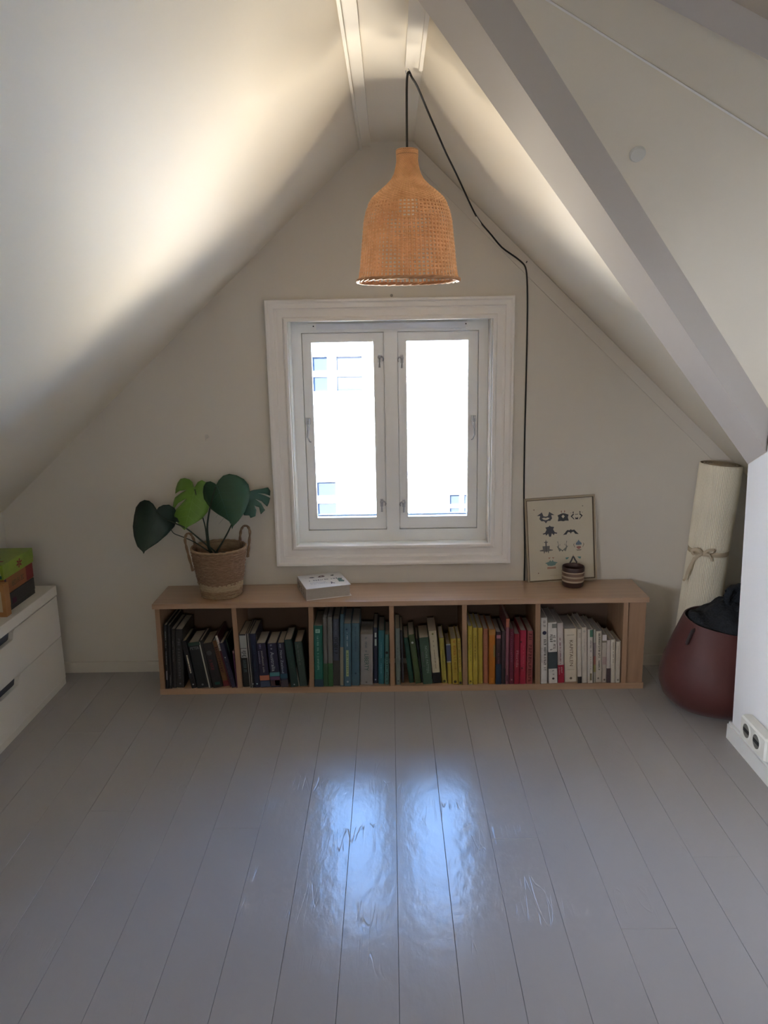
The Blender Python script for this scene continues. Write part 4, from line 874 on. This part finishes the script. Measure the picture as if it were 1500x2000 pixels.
fl.build('flower', ink((.24, .02, .03)), b3, fix=False)
for k in range(4):
    MB().add([(-.18+.02*k, .03+k*.045, .0580), (-.02-.03*k, .045+k*.04, .0580), (-.02-.03*k, .058+k*.04, .0580), (-.18+.02*k, .048+k*.045, .0580)], [(0, 1, 2, 3)]).build('red_streak', ink((.22, .03, .03)), b3, fix=False)
MB().box(-.16, -.010, -.0018, -.0013, .018, .036).build('label_band', ink((.45, .52, .46)), b3)
MB().box(-.16, -.006, -.0020, -.0013, .004, .016).build('label_band', ink((.02, .12, .06)), b3)
b4 = gbox('game_box', 'tan and orange box standing upright in front of the stack', -1.60, -1.447, -.500, -.462, .4455, .572, G_TAN)
MB().box(-.10, -.012, -.0018, -.0013, .02, .10).build('label', ink((.50, .40, .26)), b4)

# ------------------------------------------------------------------ right corner: rolled mat and bag
rm = empty('rolled_mat', (1.285, -.094, 0)); tag(rm, 'cream rolled up mat tied with a ribbon, leaning in the right corner', 'mat')
ax_ = (Vector((1.350, -.094, .915))-Vector((1.285, -.094, 0)))
rot = Vector((0, 0, 1)).rotation_difference(ax_.normalized()).to_matrix().to_4x4()
MATM = mat('mat_cream', (.74, .67, .52), .8, var=.06, scale=6, bump=.1, bscale=90); INN = mat('mat_inner', (.40, .32, .22), .8)
LN = ax_.length
q = MB(); N = 160; prof = []
for z in [0, .01, .2, .4, .535, .545, .551, .557, .570, .75, LN-.006, LN]:
    r = .083 - (.006 if .545 <= z <= .557 else .002 if z in (.535, .570) else 0) - (.003 if z in (0, LN) else 0)
    prof.append((r, z))
for r, z in prof:
    for j in range(N):
        a = 2*math.pi*j/N; rr_ = r + (.0008 if j % 2 else -.0008)
        q.v.append((rr_*math.cos(a), rr_*math.sin(a), z))
for i in range(len(prof)-1):
    for j in range(N): q.f.append((i*N+j, i*N+(j+1) % N, (i+1)*N+(j+1) % N, (i+1)*N+j))
q.f.append(tuple(range(N-1, -1, -1)))
o = q.build('roll', MATM, rm, fix=False); o.matrix_local = rot
sp = [((.080-.0115*t_/6.283)*math.cos(-t_+2.6), (.080-.0115*t_/6.283)*math.sin(-t_+2.6)) for t_ in [k*.2 for k in range(200)] if .080-.0115*t_/6.283 > .012]
q = MB(); k = len(sp)
for x, y in sp: 
    l = math.hypot(x, y); q.v += [(x, y, LN-.03), (x, y, LN+.001), (x*(l-.0075)/l, y*(l-.0075)/l, LN+.001), (x*(l-.0075)/l, y*(l-.0075)/l, LN-.03)]
for i in range(k-1):
    for a, b in ((0, 1), (1, 2), (2, 3)): q.f.append((i*4+a, i*4+b, i*4+4+b, i*4+4+a))
o = q.build('rolled_end', INN, rm); o.matrix_local = rot
RIB = mat('ribbon', (.52, .42, .29), .7)
q = MB().lathe([(.0785, .540), (.0805, .543), (.0805, .558), (.0785, .561)], 48); o = q.build('ribbon', RIB, rm, smooth=True); o.matrix_local = rot
def ribn(pts, w_=.007):
    S = smoothp(pts, 2, 4); q = MB()
    q.tube(S, w_, 6, flat=.3); o = q.build('bow', RIB, rm, smooth=True); o.matrix_local = rot
kx, ky, kz = -.050, -.066, .552
ribn([(kx, ky-.004, kz), (kx+.012, ky-.022, kz+.022), (kx+.040, ky-.024, kz+.024), (kx+.038, ky-.016, kz+.008), (kx+.008, ky-.010, kz)], .006)
ribn([(kx, ky-.004, kz), (kx-.022, ky-.006, kz+.020), (kx-.044, ky+.008, kz+.012), (kx-.036, ky+.012, kz-.010), (kx-.004, ky-.004, kz)], .006)
ribn([(kx, ky-.006, kz), (kx+.018, ky-.020, kz+.004), (kx+.030, ky-.022, kz-.018), (kx+.036, ky-.020, kz-.026)], .005)
ribn([(kx-.004, ky-.004, kz), (kx-.030, ky+.008, kz-.030), (kx-.046, ky+.014, kz-.075), (kx-.050, ky+.012, kz-.115), (kx-.060, ky+.008, kz-.122)], .005)
ribn([(kx-.004, ky-.006, kz), (kx-.034, ky+.004, kz-.020), (kx-.038, ky+.008, kz-.070), (kx-.052, ky+.006, kz-.100)], .0045)

bag = empty('storage_bag', (1.305, -.385, 0)); tag(bag, 'slouchy dark red soft storage bag on the floor by the right wall corner', 'bag')
BAGM = mat('bag_felt', (.075, .017, .014), .6, var=.12, scale=7, bump=.08, bscale=35, sheen=.1)
prof = [(0, .002), (.170, .002), (.196, .010), (.222, .040), (.240, .085), (.243, .130), (.232, .185), (.212, .240), (.190, .290), (.172, .330), (.165, .345), (.160, .344), (.168, .325), (.200, .230), (.225, .13), (.20, .03), (0, .02)]
q = MB(); N = 72
for r, z in prof:
    for j in range(N):
        a = 2*math.pi*j/N; ca, sa = math.cos(a), math.sin(a)
        rr_ = r*(1+.012*math.sin(3*a+z*9)+.008*math.sin(7*a+z*20))
        zz = z*(1+.10*(-.62*ca+.35*sa)*min(1, z/.3)) if z > .05 else z
        q.v.append((rr_*1.04*ca, rr_*.82*sa, zz))
for i in range(len(prof)-1):
    for j in range(N): q.f.append((i*N+j, i*N+(j+1) % N, (i+1)*N+(j+1) % N, (i+1)*N+j))
q.build('body', BAGM, bag, smooth=True)
q = MB(); q.tube(smoothp([(-.150, -.062, .332), (-.170, -.074, .338), (-.182, -.084, .318), (-.192, -.086, .296), (-.188, -.082, .290)], 2, 3), .010, 8, flat=.45)
q.build('handle', mat('handle_strap', (.050, .035, .035), .5), bag, smooth=True)
bl = empty('blanket', (1.305, -.385, .245)); tag(bl, 'navy black blanket bundled in the top of the red storage bag', 'blanket')
NV = mat('blanket_navy', (.008, .010, .014), .9, var=.3, scale=40, bump=.6, bscale=120)
q = MB(); n1 = 40; 
for i in range(n1+1):
    u = i/n1
    for j in range(64):
        a = 2*math.pi*j/64; r = .152*math.sin(min(1, u*1.02)*math.pi/2)
        x, y = r*1.04*math.cos(a), r*.82*math.sin(a)
        z = .175*(1-u**3)**.5*(.62+.10*math.sin(9*x*4+2)+.10*math.cos(30*y)+.25*max(0, y*5)+.25*max(0, x*4)) + .02
        z += .006*math.sin(70*x+20*y)+.005*math.sin(90*y-30*x)
        q.v.append((x, y, max(z, -.05)+ .02))
for i in range(n1):
    for j in range(64): q.f.append((i*64+j, i*64+(j+1) % 64, (i+1)*64+(j+1) % 64, (i+1)*64+j))
q.build('folded_layer', NV, bl, smooth=True)
q = MB(); NK = 26
for i in range(NK):
    for j in range(14):
        u, v = i/(NK-1), j/13
        x = -.025+.135*v+.010*math.sin(u*6); y = .030-.05*u+.02*math.sin(v*5); z = .06+.185*u+.022*v*u
        z += .004*math.sin(i*1.9)*math.sin(j*1.9); y += .005*math.cos(i*1.9)*math.cos(j*1.9)
        q.v.append((x, y, z))
for i in range(NK-1):
    for j in range(13): q.f.append((i*14+j, i*14+j+1, (i+1)*14+j+1, (i+1)*14+j))
o = q.build('knitted_corner', mat('knit_navy', (.010, .013, .018), .95, bump=.8, bscale=70), bl, smooth=True)
so_ = o.modifiers.new('thick', 'SOLIDIFY'); so_.thickness = .022
